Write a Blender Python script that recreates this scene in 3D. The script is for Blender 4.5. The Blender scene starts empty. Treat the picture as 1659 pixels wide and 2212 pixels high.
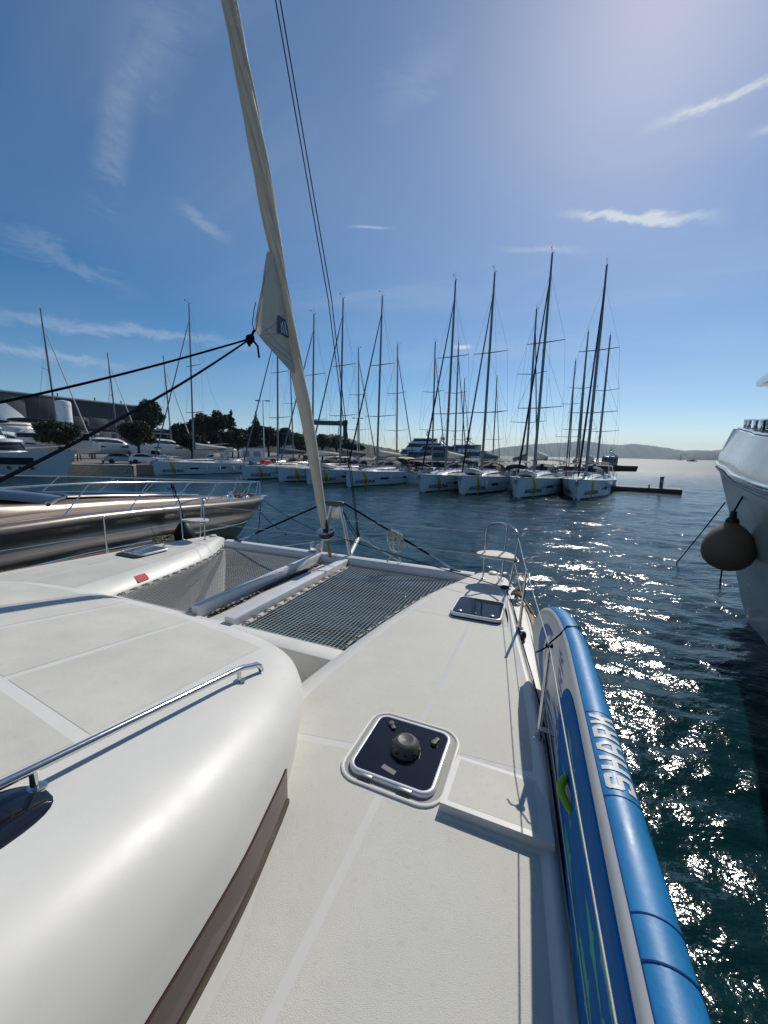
import bpy, bmesh, math, random
import numpy as np
from mathutils import Vector, Matrix
random.seed(7)
R = math.radians
scene = bpy.context.scene
col = scene.collection

# ------------------------------------------------------------------ camera
PITCH, ROLL = R(8.7), R(1.15)
CAM = Vector((0, 0, 3.47))
cam = bpy.data.cameras.new('camera'); camo = bpy.data.objects.new('camera', cam); col.objects.link(camo)
cam.sensor_fit = 'VERTICAL'; cam.sensor_height = 36.0; cam.lens = 36.0 * 830 / 2212
cam.clip_start = 0.05; cam.clip_end = 20000
camo.matrix_world = Matrix.Translation(CAM) @ Matrix.Rotation(R(90) - PITCH, 4, 'X') @ Matrix.Rotation(ROLL, 4, 'Z')
scene.camera = camo

# ------------------------------------------------------------------ light, sky, exposure
SUN_EL, SUN_AZ = R(42.5), R(30.8)          # azimuth clockwise from +Y
sun = bpy.data.lights.new('sun', 'SUN'); suno = bpy.data.objects.new('sun', sun); col.objects.link(suno)
sun.energy = 5.0; sun.angle = R(0.53); sun.color = (1.0, 0.95, 0.86)
sd = Vector((math.sin(SUN_AZ) * math.cos(SUN_EL), math.cos(SUN_AZ) * math.cos(SUN_EL), math.sin(SUN_EL)))
suno.rotation_euler = sd.to_track_quat('Z', 'Y').to_euler(); suno.location = sd * 50
scene.view_settings.view_transform = 'Standard'
scene.view_settings.look = 'None'
scene.view_settings.gamma = 1.0
scene.view_settings.exposure = -0.48
scene.view_settings.use_curve_mapping = False
scene.render.resolution_x, scene.render.resolution_y = 768, 1024
if scene.render.engine != 'CYCLES':
    scene.render.engine = 'CYCLES'
scene.cycles.max_bounces = 5; scene.cycles.diffuse_bounces = 3; scene.cycles.glossy_bounces = 3
scene.cycles.caustics_reflective = False; scene.cycles.caustics_refractive = False
scene.cycles.sample_clamp_indirect = 6.0

world = bpy.data.worlds.new('World'); scene.world = world; world.use_nodes = True
def build_world():
    nt = world.node_tree; N = nt.nodes; L = nt.links; N.clear()
    out = N.new('ShaderNodeOutputWorld'); bg = N.new('ShaderNodeBackground'); bg.inputs[1].default_value = 0.128
    sky = N.new('ShaderNodeTexSky'); sky.sky_type = 'NISHITA'; sky.sun_disc = False
    sky.sun_elevation = SUN_EL; sky.sun_rotation = SUN_AZ
    sky.altitude = 1200; sky.air_density = 0.9; sky.dust_density = 0.75; sky.ozone_density = 1.2
    tc = N.new('ShaderNodeTexCoord')
    def m(op, a, b=None, c=None):
        n = N.new('ShaderNodeMath'); n.operation = op
        for i, q in enumerate((a, b, c)):
            if q is None: continue
            if isinstance(q, (int, float)): n.inputs[i].default_value = q
            else: L.new(q, n.inputs[i])
        return n.outputs[0]
    def dot(vec):
        n = N.new('ShaderNodeVectorMath'); n.operation = 'DOT_PRODUCT'
        L.new(tc.outputs['Generated'], n.inputs[0]); n.inputs[1].default_value = vec
        return n.outputs['Value']
    def smooth(x, lo, hi):
        n = N.new('ShaderNodeMapRange'); n.interpolation_type = 'SMOOTHSTEP'
        L.new(x, n.inputs['Value']); n.inputs['From Min'].default_value = lo; n.inputs['From Max'].default_value = hi
        return n.outputs['Result']
    def noise(vec, scale, detail=5, rough=.55, dist=0.0):
        n = N.new('ShaderNodeTexNoise'); L.new(vec, n.inputs['Vector'])
        n.inputs['Scale'].default_value = scale; n.inputs['Detail'].default_value = detail
        n.inputs['Roughness'].default_value = rough; n.inputs['Distortion'].default_value = dist
        return n.outputs['Fac']
    # cirrus lie on a sheet: direction divided by its height
    sep = N.new('ShaderNodeSeparateXYZ'); L.new(tc.outputs['Generated'], sep.inputs[0])
    h = m('MAXIMUM', m('ADD', sep.outputs['Z'], .10), .03)
    cx = m('DIVIDE', sep.outputs['X'], h); cy = m('DIVIDE', sep.outputs['Y'], h)
    def sheet(rot, sx, sy, off=0.0):
        c, s = math.cos(rot), math.sin(rot)
        a = m('ADD', m('MULTIPLY', cx, c * sx), m('MULTIPLY', cy, -s * sx))
        b = m('ADD', m('MULTIPLY', cx, s * sy), m('MULTIPLY', cy, c * sy))
        v = N.new('ShaderNodeCombineXYZ'); L.new(a, v.inputs[0]); L.new(b, v.inputs[1]); v.inputs[2].default_value = off
        return v.outputs[0]
    streak = noise(sheet(R(25), .55, 1.7, 3.1), 1.3, 5, .62, .9)
    patch = noise(sheet(R(10), .5, .6, 9.7), .8, 2, .5, 0)
    veil = m('MULTIPLY', smooth(streak, .46, .80), smooth(patch, .40, .66))
    wide = m('MULTIPLY', smooth(patch, .30, .80), .17)
    dens = m('ADD', m('MULTIPLY', veil, .13), wide)
    sv = N.new('ShaderNodeVectorMath'); sv.operation = 'MULTIPLY'; L.new(tc.outputs['Generated'], sv.inputs[0]); sv.inputs[1].default_value = (1, 1, 2.4)
    n1 = noise(sv.outputs[0], 11.0, 6, .68, .8); n2 = noise(sv.outputs[0], 36.0, 4, .66, 1.4)
    # named wisps of the sky in view: (azimuth, elevation, half length, half height, tilt, amount)
    for az, el, ha, hb, tilt, amt, seed in ((29.9, 26.0, .135, .009, -15, .95, 1.0), (36.7, 32.8, .105, .008, 1, .75, 2.2),
                                            (41.5, 29.6, .04, .008, -4, .35, 2.9), (20, 24.6, .10, .006, -9, .25, 3.1),
                                            (10.4, 14.6, .024, .0045, 0, 1.0, 4.0), (-2.6, 27.8, .05, .003, 0, .35, 5.0),
                                            (-32.4, 13.5, .30, .012, 3, .26, 6.0), (-40.2, 9.8, .16, .010, -2, .26, 7.0),
                                            (-23.7, 25.9, .06, .014, -25, .16, 8.0), (-32.5, 30.5, .03, .10, -14, .13, 9.0), (-37.5, 19.2, .12, .02, -12, .14, 10.0), (3, 40, .10, .03, 30, .08, 11.0), (-28, 38, .06, .10, -25, .07, 12.0)):
        az, el, tilt = R(az), R(el), R(tilt)
        c = Vector((math.sin(az) * math.cos(el), math.cos(az) * math.cos(el), math.sin(el)))
        t1 = Vector((math.cos(az), -math.sin(az), 0)); t2 = c.cross(t1); t2 = -t2 if t2.z < 0 else t2
        e1 = t1 * math.cos(tilt) + t2 * math.sin(tilt); e2 = t2 * math.cos(tilt) - t1 * math.sin(tilt)
        a, b, f = dot(e1), dot(e2), dot(c)
        bw = m('ADD', b, m('MULTIPLY', m('SUBTRACT', n1, .5), hb * 5.0))
        ga = m('SUBTRACT', 1.0, smooth(m('ABSOLUTE', m('DIVIDE', a, ha)), .15, 1.15))
        gb = m('SUBTRACT', 1.0, smooth(m('ABSOLUTE', m('DIVIDE', bw, hb)), .0, 1.3))
        w = m('MULTIPLY', m('MULTIPLY', ga, gb), m('MULTIPLY', m('ADD', n2, .25), amt * 1.15))
        w = m('MULTIPLY', w, smooth(f, .2, .4))
        dens = m('ADD', dens, w)
    dens = m('MULTIPLY', m('MINIMUM', dens, .85), smooth(sep.outputs['Z'], .0, .12))
    mix = N.new('ShaderNodeMix'); mix.data_type = 'RGBA'
    L.new(dens, mix.inputs['Factor']); hs = N.new('ShaderNodeHueSaturation'); hs.inputs['Saturation'].default_value = 1.42; hs.inputs['Hue'].default_value = .497; L.new(sky.outputs[0], hs.inputs['Color']); L.new(hs.outputs[0], mix.inputs['A'])
    mix.inputs['B'].default_value = (7.6, 8.0, 8.6, 1)
    L.new(mix.outputs['Result'], bg.inputs[0]); L.new(bg.outputs[0], out.inputs[0])
build_world()
world.cycles.sampling_method = 'MANUAL'; world.cycles.sample_map_resolution = 512

# ------------------------------------------------------------------ materials
MATS = {}
def mat(name, color, rough=.5, metal=0.0, var=0.0, vscale=8.0, bump=0.0, bscale=60.0, coat=0.0, spec=.5, ior=1.5, stretch=None, sheen=0.0, trans=0.0, alpha=1.0):
    if name in MATS: return MATS[name]
    ma = bpy.data.materials.new(name); ma.use_nodes = True; nt = ma.node_tree; N = nt.nodes; L = nt.links
    b = N['Principled BSDF']
    b.inputs['Base Color'].default_value = (*color, 1); b.inputs['Roughness'].default_value = rough
    b.inputs['Metallic'].default_value = metal; b.inputs['Coat Weight'].default_value = coat
    b.inputs['Coat Roughness'].default_value = .06
    b.inputs['Specular IOR Level'].default_value = spec; b.inputs['IOR'].default_value = ior
    b.inputs['Transmission Weight'].default_value = trans; b.inputs['Alpha'].default_value = alpha
    if sheen: b.inputs['Sheen Weight'].default_value = sheen
    if var or bump:
        tc = N.new('ShaderNodeTexCoord'); mp = N.new('ShaderNodeMapping'); L.new(tc.outputs['Object'], mp.inputs[0])
        if stretch: mp.inputs['Scale'].default_value = stretch
    if var:
        n = N.new('ShaderNodeTexNoise'); L.new(mp.outputs[0], n.inputs['Vector'])
        n.inputs['Scale'].default_value = vscale; n.inputs['Detail'].default_value = 7; n.inputs['Roughness'].default_value = .62
        mr = N.new('ShaderNodeMapRange'); L.new(n.outputs['Fac'], mr.inputs['Value'])
        mr.inputs['From Min'].default_value = .25; mr.inputs['From Max'].default_value = .75
        mr.inputs['To Min'].default_value = 1 - var; mr.inputs['To Max'].default_value = 1 + var * .6
        n3 = N.new('ShaderNodeTexNoise'); L.new(mp.outputs[0], n3.inputs['Vector']); n3.inputs['Scale'].default_value = vscale * 11; n3.inputs['Detail'].default_value = 4
        mr3 = N.new('ShaderNodeMapRange'); L.new(n3.outputs['Fac'], mr3.inputs['Value']); mr3.inputs['From Min'].default_value = .58; mr3.inputs['From Max'].default_value = .78
        mr3.inputs['To Min'].default_value = 1.0; mr3.inputs['To Max'].default_value = 1 - var * .9
        mm_ = N.new('ShaderNodeMath'); mm_.operation = 'MULTIPLY'; L.new(mr.outputs[0], mm_.inputs[0]); L.new(mr3.outputs[0], mm_.inputs[1])
        mx = N.new('ShaderNodeVectorMath'); mx.operation = 'SCALE'; mx.inputs[0].default_value = color
        L.new(mm_.outputs[0], mx.inputs['Scale']); L.new(mx.outputs[0], b.inputs['Base Color'])
        mr2 = N.new('ShaderNodeMapRange'); L.new(n.outputs['Fac'], mr2.inputs['Value'])
        mr2.inputs['From Min'].default_value = .25; mr2.inputs['From Max'].default_value = .75
        mr2.inputs['To Min'].default_value = max(.02, rough * .8); mr2.inputs['To Max'].default_value = min(1, rough * 1.25)
        L.new(mr2.outputs[0], b.inputs['Roughness'])
    if bump:
        n = N.new('ShaderNodeTexNoise'); L.new(mp.outputs[0], n.inputs['Vector']); n.inputs['Scale'].default_value = bscale
        n.inputs['Detail'].default_value = 3
        bu = N.new('ShaderNodeBump'); bu.inputs['Strength'].default_value = 1.0; bu.inputs['Distance'].default_value = bump
        L.new(n.outputs['Fac'], bu.inputs['Height']); L.new(bu.outputs[0], b.inputs['Normal'])
    MATS[name] = ma
    return ma

gel = mat('gelcoat', (.66, .645, .60), .42, var=.05, vscale=3)
gelmat = mat('gelcoat_satin', (.64, .625, .58), .45, var=.06, vscale=5)
nonskid = mat('nonskid', (.60, .58, .515), .62, var=.12, vscale=2.6, bump=.002, bscale=420)
steel = mat('stainless', (.62, .62, .62), .14, 1.0, var=.05, vscale=25)
alu = mat('aluminium', (.62, .63, .64), .36, .9, var=.05, vscale=12)
alupaint = mat('aluminium_white', (.66, .67, .68), .38, 0, var=.05, vscale=7)
black = mat('black_plastic', (.012, .012, .013), .45, var=.1, vscale=15)
darkgrey = mat('dark_grey_plastic', (.07, .07, .07), .5, var=.08, vscale=30)
rope_black = mat('rope_black', (.008, .008, .014), .9, spec=0.0, bump=.002, bscale=250)
rope_blue = mat('rope_blue', (.012, .035, .14), .85, spec=.1, bump=.002, bscale=250)
rope_white = mat('rope_white', (.55, .53, .47), .8, var=.15, vscale=40, bump=.002, bscale=250)
rope_tan = mat('rope_tan', (.22, .18, .12), .85, var=.25, vscale=50, bump=.003, bscale=200)
teak = mat('teak', (.26, .14, .07), .55, var=.25, vscale=9, stretch=(1, 6, 6), bump=.0008, bscale=90)
teak_pale = mat('teak_weathered', (.44, .36, .28), .6, var=.15, vscale=7, stretch=(14, 1, 1), bump=.0006, bscale=60)
acrylic = mat('tinted_acrylic', (.008, .009, .016), .07, var=.1, vscale=20)
tint = mat('bronze_tinted_glass', (.075, .045, .04), .10, var=.12, vscale=2)
sailcloth = mat('sailcloth', (.62, .58, .50), .72, var=.14, vscale=6, bump=.002, bscale=60)
def add_translucency(ma, color, fac):
    nt = ma.node_tree; N = nt.nodes; L = nt.links; out = N['Material Output']; p = N['Principled BSDF']
    t = N.new('ShaderNodeBsdfTranslucent'); t.inputs['Color'].default_value = (*color, 1); mx = N.new('ShaderNodeMixShader'); mx.inputs[0].default_value = fac
    L.new(p.outputs[0], mx.inputs[1]); L.new(t.outputs[0], mx.inputs[2]); L.new(mx.outputs[0], out.inputs['Surface'])
add_translucency(sailcloth, (.62, .56, .44), .22)
netcord = mat('net_cord', (.50, .49, .45), .75, var=.12, vscale=30)
white_far = mat('white_paint', (.74, .75, .75), .25, var=.05, vscale=1.5, coat=.3)
glass_dark = mat('dark_glass', (.01, .012, .016), .05)
mast_m = mat('mast_alloy', (.20, .21, .22), .4, .7, var=.08, vscale=2)
wire_m = mat('rigging_wire', (.16, .165, .17), .4, .8)
navy = mat('navy_canvas', (.012, .016, .03), .8, var=.2, vscale=3)
canvas_grey = mat('grey_canvas', (.16, .16, .165), .85, var=.12, vscale=4)
canvas_tan = mat('tan_canvas', (.52, .43, .30), .85, var=.12, vscale=4)
cream = mat('cream_canvas', (.58, .56, .50), .8, var=.1, vscale=3)
yellow = mat('yellow_print', (.75, .48, .02), .4)
print_dark = mat('dark_print', (.02, .022, .03), .4)
rubber = mat('rubber', (.02, .02, .02), .75)
concrete = mat('concrete', (.36, .34, .30), .85, var=.22, vscale=1.2, bump=.01, bscale=12)
asphalt = mat('asphalt', (.17, .165, .155), .9, var=.15, vscale=.4)
bark = mat('bark', (.05, .038, .028), .9, var=.3, vscale=6, bump=.02, bscale=14)
leaf_m = [mat('pine_foliage', (.020, .036, .014), .75, var=.4, vscale=1.2), mat('dark_foliage', (.011, .021, .010), .8, var=.4, vscale=.8),
          mat('fresh_foliage', (.050, .080, .018), .7, var=.4, vscale=1.2)]

# ------------------------------------------------------------------ mesh helpers
OFF = {}
class MB:
    def __init__(s): s.v = []; s.f = []
    def add(s, vs, fs):
        o = len(s.v); s.v.extend([tuple(q) for q in vs]); s.f.extend([tuple(i + o for i in q) for q in fs]); return s
    def box(s, c, d, rz=0.0, rx=0.0, ch=0.0):
        M = Matrix.Translation(c) @ Matrix.Rotation(rz, 4, 'Z') @ Matrix.Rotation(rx, 4, 'X')
        bm = bmesh.new(); bmesh.ops.create_cube(bm, size=1.0)
        for q in bm.verts: q.co = Vector((q.co.x * d[0], q.co.y * d[1], q.co.z * d[2]))
        if ch: bmesh.ops.bevel(bm, geom=list(bm.edges), offset=ch, segments=2, profile=.5, affect='EDGES')
        bm.verts.index_update()
        s.add([M @ q.co for q in bm.verts], [[q.index for q in f.verts] for f in bm.faces]); bm.free(); return s
    def tube(s, pts, r, n=8, closed=False, caps=True, flat=1.0):
        pts = [Vector(p) for p in pts]; k = len(pts); rr = r if isinstance(r, (list, tuple)) else [r] * k
        tang = []
        for i in range(k):
            a = pts[i - 1] if (i or closed) else pts[0]; b = pts[(i + 1) % k] if (i < k - 1 or closed) else pts[-1]
            t = b - a; tang.append(t.normalized() if t.length > 1e-9 else Vector((0, 0, 1)))
        nrm = tang[0].orthogonal().normalized()
        if abs(tang[0].z) < .95: nrm = Vector((0, 0, 1)).cross(tang[0]).normalized()
        vs = []
        for i in range(k):
            nrm = (nrm - tang[i] * nrm.dot(tang[i])); nrm = nrm.normalized() if nrm.length > 1e-6 else tang[i].orthogonal().normalized()
            bi = tang[i].cross(nrm)
            for j in range(n):
                a = 2 * math.pi * j / n
                vs.append(pts[i] + nrm * math.cos(a) * rr[i] + bi * math.sin(a) * rr[i] * flat)
        fs = []
        for i in range(k if closed else k - 1):
            i2 = (i + 1) % k
            for j in range(n):
                j2 = (j + 1) % n; fs.append((i * n + j, i * n + j2, i2 * n + j2, i2 * n + j))
        if caps and not closed:
            fs.append(tuple(range(n - 1, -1, -1))); fs.append(tuple((k - 1) * n + j for j in range(n)))
        return s.add(vs, fs)
    def rod(s, a, b, r, n=8, r2=None): return s.tube([a, b], [r, r if r2 is None else r2], n)
    def lathe(s, prof, c=(0, 0, 0), n=20, M=None):
        vs = []; k = len(prof)
        for r, z in prof:
            for j in range(n):
                a = 2 * math.pi * j / n; p = Vector((r * math.cos(a), r * math.sin(a), z))
                if M: p = M @ p
                vs.append(p + Vector(c))
        fs = [(i * n + j, i * n + (j + 1) % n, (i + 1) * n + (j + 1) % n, (i + 1) * n + j) for i in range(k - 1) for j in range(n)]
        if prof[0][0] > 1e-4: fs.append(tuple(range(n - 1, -1, -1)))
        if prof[-1][0] > 1e-4: fs.append(tuple((k - 1) * n + j for j in range(n)))
        return s.add(vs, fs)
    def loft(s, rings, closed=True, cap0=False, cap1=False):
        n = len(rings[0]); vs = [p for r in rings for p in r]; fs = []
        for i in range(len(rings) - 1):
            for j in range(n if closed else n - 1):
                j2 = (j + 1) % n; fs.append((i * n + j, i * n + j2, (i + 1) * n + j2, (i + 1) * n + j))
        if cap0: fs.append(tuple(range(n - 1, -1, -1)))
        if cap1: fs.append(tuple((len(rings) - 1) * n + j for j in range(n)))
        return s.add(vs, fs)
    def prism(s, poly, z0, z1):
        """poly of (x, y); z0/z1 numbers or functions of x, y"""
        n = len(poly); g = lambda z, p: z(*p) if callable(z) else z
        vs = [(p[0], p[1], g(z0, p)) for p in poly] + [(p[0], p[1], g(z1, p)) for p in poly]
        fs = [tuple(range(n - 1, -1, -1)), tuple(range(n, 2 * n))] + [(i, (i + 1) % n, n + (i + 1) % n, n + i) for i in range(n)]
        return s.add(vs, fs)
    def sphere(s, c, r, n=12, m=8):
        if isinstance(r, (int, float)): r = (r, r, r)
        vs = [(c[0], c[1], c[2] - r[2])]
        for i in range(1, m):
            t = -math.pi / 2 + math.pi * i / m
            for j in range(n):
                a = 2 * math.pi * j / n; vs.append((c[0] + r[0] * math.cos(t) * math.cos(a), c[1] + r[1] * math.cos(t) * math.sin(a), c[2] + r[2] * math.sin(t)))
        vs.append((c[0], c[1], c[2] + r[2])); fs = [(0, 1 + (j + 1) % n, 1 + j) for j in range(n)]
        for i in range(m - 2):
            for j in range(n): fs.append((1 + i * n + j, 1 + i * n + (j + 1) % n, 1 + (i + 1) * n + (j + 1) % n, 1 + (i + 1) * n + j))
        q = 1 + (m - 2) * n; fs += [(q + j, q + (j + 1) % n, q + n) for j in range(n)]
        return s.add(vs, fs)
    def mesh(s, name, m, off=Vector((0, 0, 0)), smooth=40):
        me = bpy.data.meshes.new(name); me.from_pydata([tuple(Vector(q) - off) for q in s.v], [], s.f); me.update()
        bm = bmesh.new(); bm.from_mesh(me); bmesh.ops.recalc_face_normals(bm, faces=list(bm.faces)); bm.to_mesh(me); bm.free()
        if smooth:
            me.polygons.foreach_set('use_smooth', [True] * len(me.polygons))
            if smooth < 180: me.set_sharp_from_angle(angle=R(smooth))
        me.materials.append(m); return me
    def build(s, name, m, parent=None, smooth=40, raw=False):
        top = parent
        while top is not None and top.parent is not None: top = top.parent
        o = bpy.data.objects.new(name, s.mesh(name, m, Vector((0, 0, 0)) if raw else OFF.get(top.name if top else '', Vector((0, 0, 0))), smooth))
        col.objects.link(o); o.parent = parent
        return o
def share(o, parent, loc=None, rot=None, scale=None):
    c = o.copy(); col.objects.link(c); c.parent = parent
    if loc is not None: c.location = loc
    if rot is not None: c.rotation_euler = rot
    if scale is not None: c.scale = scale
    return c
def tag(o, label, cat, group=None, kind=None):
    if label: o['label'] = label
    if cat: o['category'] = cat
    if group: o['group'] = group
    if kind: o['kind'] = kind
    return o
def thing(name, label, cat, loc=(0, 0, 0), rotz=0.0, group=None, off=None):
    o = bpy.data.objects.new(name, None); col.objects.link(o); o.location = loc; o.rotation_euler = (0, 0, rotz)
    o.empty_display_size = .2
    if off is not None: OFF[o.name] = Vector(off)
    return tag(o, label, cat, group)
def dup(root, loc, rotz, label, group=None, skip=(), scale=None):
    r = root.copy(); col.objects.link(r); r.location = loc; r.rotation_euler = (0, 0, rotz); r['label'] = label
    if group: r['group'] = group
    if scale: r.scale = scale
    for ch in root.children:
        if ch.name.split('.')[0] in skip: continue
        c = ch.copy(); col.objects.link(c); c.parent = r
        for g in ch.children:
            d = g.copy(); col.objects.link(d); d.parent = c
    return r
def lerp(a, b, t): return a + (b - a) * t
def interp(x, tab):
    if x <= tab[0][0]: return tab[0][1]
    for (a, b), (c, d) in zip(tab, tab[1:]):
        if x <= c: return lerp(b, d, (x - a) / (c - a))
    return tab[-1][1]
def sinterp(x, tab):
    """smooth (Catmull-Rom) interpolation"""
    xs = [q[0] for q in tab]; ys = [q[1] for q in tab]; n = len(xs)
    if x <= xs[0]: return ys[0]
    if x >= xs[-1]: return ys[-1]
    i = max(k for k in range(n - 1) if xs[k] <= x)
    sl = lambda k: (ys[min(k + 1, n - 1)] - ys[max(k - 1, 0)]) / (xs[min(k + 1, n - 1)] - xs[max(k - 1, 0)])
    h = xs[i + 1] - xs[i]; t = (x - xs[i]) / h
    return (2*t**3 - 3*t*t + 1) * ys[i] + (t**3 - 2*t*t + t) * h * sl(i) + (-2*t**3 + 3*t*t) * ys[i + 1] + (t**3 - t*t) * h * sl(i + 1)
def rrect(x0, x1, y0, y1, r, n=6):
    out = []
    for cx, cy, a0 in ((x1 - r, y1 - r, 0), (x0 + r, y1 - r, 90), (x0 + r, y0 + r, 180), (x1 - r, y0 + r, 270)):
        for i in range(n + 1):
            a = R(a0 + 90 * i / n); out.append((cx + r * math.cos(a), cy + r * math.sin(a)))
    return out
def text_mesh(body, size=1.0, bold=0.0):
    cu = bpy.data.curves.new('lettering', 'FONT'); cu.body = body; cu.size = size; cu.align_x = 'CENTER'; cu.align_y = 'CENTER'; cu.resolution_u = 3; cu.offset = bold
    o = bpy.data.objects.new('lettering', cu); col.objects.link(o); bpy.context.view_layer.update()
    me = bpy.data.meshes.new_from_object(o.evaluated_get(bpy.context.evaluated_depsgraph_get()))
    vs = [q.co.copy() for q in me.vertices]; fs = [tuple(p.vertices) for p in me.polygons]
    bpy.data.objects.remove(o); bpy.data.curves.remove(cu); bpy.data.meshes.remove(me)
    return vs, fs

# ------------------------------------------------------------------ the moored catamaran's frame: u forward, v to starboard
TH = R(22.6); FWD = Vector((math.sin(TH), math.cos(TH), 0)); STB = Vector((math.cos(TH), -math.sin(TH), 0))
def W(v, u, z): return FWD * u + STB * v + Vector((0, 0, z))
VC = -3.33
def boat_thing(name, label, cat, v, u, z, group=None):
    return thing(name, label, cat, W(v, u, z), -TH, group, off=(v, u, z))
# ================================================================== the setting
def structure(o): o['kind'] = 'structure'; return o
def build_water():
    rng = np.random.default_rng(3)
    rad = np.concatenate([[0.0], np.geomspace(1.2, 9000, 760)])
    dense = np.linspace(R(-66), R(66), 640); rest = np.linspace(R(66), R(294), 60)[1:-1]
    ang = np.concatenate([dense, rest]); na = len(ang)
    rr, aa = np.meshgrid(rad, ang, indexing='ij')
    X = rr * np.sin(aa); Y = rr * np.cos(aa); Z = np.zeros_like(X)
    step = np.maximum(rr * (math.log(9000 / 1.2) / 760), np.where(np.abs(aa) <= R(66.01), rr * R(132) / 640, rr * R(3.9)))
    wind = R(205)
    for i in range(64):
        lam = .30 * (9.0 / .30) ** rng.random(); th = wind + rng.normal(0, .62); k = 2 * math.pi / lam
        slope = .020 * rng.uniform(.6, 1.3) * (1.0 if lam < 3 else .45)
        amp = slope / k
        ph = rng.random() * 6.28
        w = np.clip((lam / step - 2.2) / 2.5, 0, 1)
        arg = k * (X * math.sin(th) + Y * math.cos(th)) + ph
        Z += amp * w * (np.sin(arg) + .28 * np.sin(2 * arg + 1.1))
    n = X.size; co = np.stack([X, Y, Z], -1).reshape(-1, 3)
    i = np.arange(len(rad) - 1)[:, None]; j = np.arange(na)[None, :]
    a = i * na + j; b = i * na + (j + 1) % na; c = (i + 1) * na + (j + 1) % na; d = (i + 1) * na + j
    quads = np.stack([a, d, c, b], -1).reshape(-1, 4)
    me = bpy.data.meshes.new('water'); me.vertices.add(n); me.vertices.foreach_set('co', co.ravel().astype(np.float32))
    me.loops.add(quads.size); me.polygons.add(len(quads)); me.loops.foreach_set('vertex_index', quads.ravel().astype(np.int32))
    me.polygons.foreach_set('loop_start', np.arange(0, quads.size, 4, dtype=np.int32))
    me.update(calc_edges=True); me.polygons.foreach_set('use_smooth', [True] * len(quads))
    ma = bpy.data.materials.new('sea_water'); ma.use_nodes = True; nt = ma.node_tree; N = nt.nodes; L = nt.links; p = N['Principled BSDF']
    p.inputs['Base Color'].default_value = (.002, .022, .027, 1); p.inputs['Roughness'].default_value = .10
    p.inputs['IOR'].default_value = 1.333; p.inputs['Specular IOR Level'].default_value = .5
    tc = N.new('ShaderNodeTexCoord'); prev = None
    ln = N.new('ShaderNodeVectorMath'); ln.operation = 'LENGTH'; L.new(tc.outputs['Object'], ln.inputs[0])      # the open bay is choppier than the sheltered basin
    ch = N.new('ShaderNodeMapRange'); L.new(ln.outputs['Value'], ch.inputs['Value']); ch.inputs['From Min'].default_value = 38; ch.inputs['From Max'].default_value = 150
    ch.inputs['To Min'].default_value = 1.0; ch.inputs['To Max'].default_value = 2.1
    rg_ = N.new('ShaderNodeMapRange'); L.new(ln.outputs['Value'], rg_.inputs['Value']); rg_.inputs['From Min'].default_value = 18; rg_.inputs['From Max'].default_value = 150
    rg_.inputs['To Min'].default_value = .10; rg_.inputs['To Max'].default_value = .50; L.new(rg_.outputs[0], p.inputs['Roughness'])
    for sc, st, dist, det in ((1.1, (1.0, 1.7, 1), .078, 2), (4.5, (1, 1.5, 1), .022, 3), (17, (1, 1.25, 1), .0066, 3)):
        mp = N.new('ShaderNodeMapping'); L.new(tc.outputs['Object'], mp.inputs[0]); mp.inputs['Rotation'].default_value = (0, 0, R(22)); mp.inputs['Scale'].default_value = st
        no = N.new('ShaderNodeTexNoise'); L.new(mp.outputs[0], no.inputs['Vector']); no.inputs['Scale'].default_value = sc; no.inputs['Detail'].default_value = det
        no.inputs['Roughness'].default_value = .5
        bu = N.new('ShaderNodeBump'); bu.inputs['Distance'].default_value = dist * 1.0; bu.inputs['Strength'].default_value = 1.0
        hm = N.new('ShaderNodeMath'); hm.operation = 'MULTIPLY'; L.new(no.outputs['Fac'], hm.inputs[0]); L.new(ch.outputs[0], hm.inputs[1]); L.new(hm.outputs[0], bu.inputs['Height'])
        if prev: L.new(prev, bu.inputs['Normal'])
        prev = bu.outputs[0]
    L.new(prev, p.inputs['Normal'])
    me.materials.append(ma)
    o = bpy.data.objects.new('water', me); col.objects.link(o); structure(o)
build_water()

def build_ground():
    m = MB()
    # quay: front edge faces the basin, the yard runs back from it
    poly = [(-300, 47.4), (-30.9, 47.4), (-33.2, 51.5), (-26.5, 64.5), (-21.5, 66), (-18.5, 76), (-7, 80), (-5, 95), (-3, 125), (10, 260), (-60, 520), (-520, 520), (-520, 47.4)]
    m.prism(poly, -2, 1.28); structure(m.build('quay_ground', asphalt, None, 30))
    c = thing('quay_wall', 'pale stone quay wall above the water left of the moored sailboats', 'wall', (-60, 47.3, 0))
    random.seed(4)
    cap = MB(); x = -75.0
    wallm = mat('quay_stone', (.33, .31, .27), .9, var=.3, vscale=1.6, bump=.015, bscale=9)
    MB().box((-17, .12, -.2), (92, .25, 2.2)).build('core', wallm, c)
    a = MB().box((0, 0, 0), (1.18, .16, .40), ch=.02).build('stone', wallm, c, 30)
    first = True
    for row in range(3):
        for i in range(19):
            loc = (18.2 - (i + .5 * (row % 2)) * 1.2 + 10.2, -.055 + random.uniform(-.02, .02), .18 + row * .42)
            if loc[0] > 28.5: loc = (28.5, loc[1], loc[2])
            if first: a.location = loc; first = False
            else: share(a, c, loc)
    b = MB().box((0, 0, 0), (2.0, .75, .16), ch=.02).build('coping_stone', mat('coping', (.48, .45, .39), .85, var=.15, vscale=2), c, 30)
    b.location = (28.1, .25, 1.36)
    for i in range(1, 12): share(b, c, (28.1 - 2.03 * i, .25 + random.uniform(-.01, .01), 1.36))
build_ground()

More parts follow.
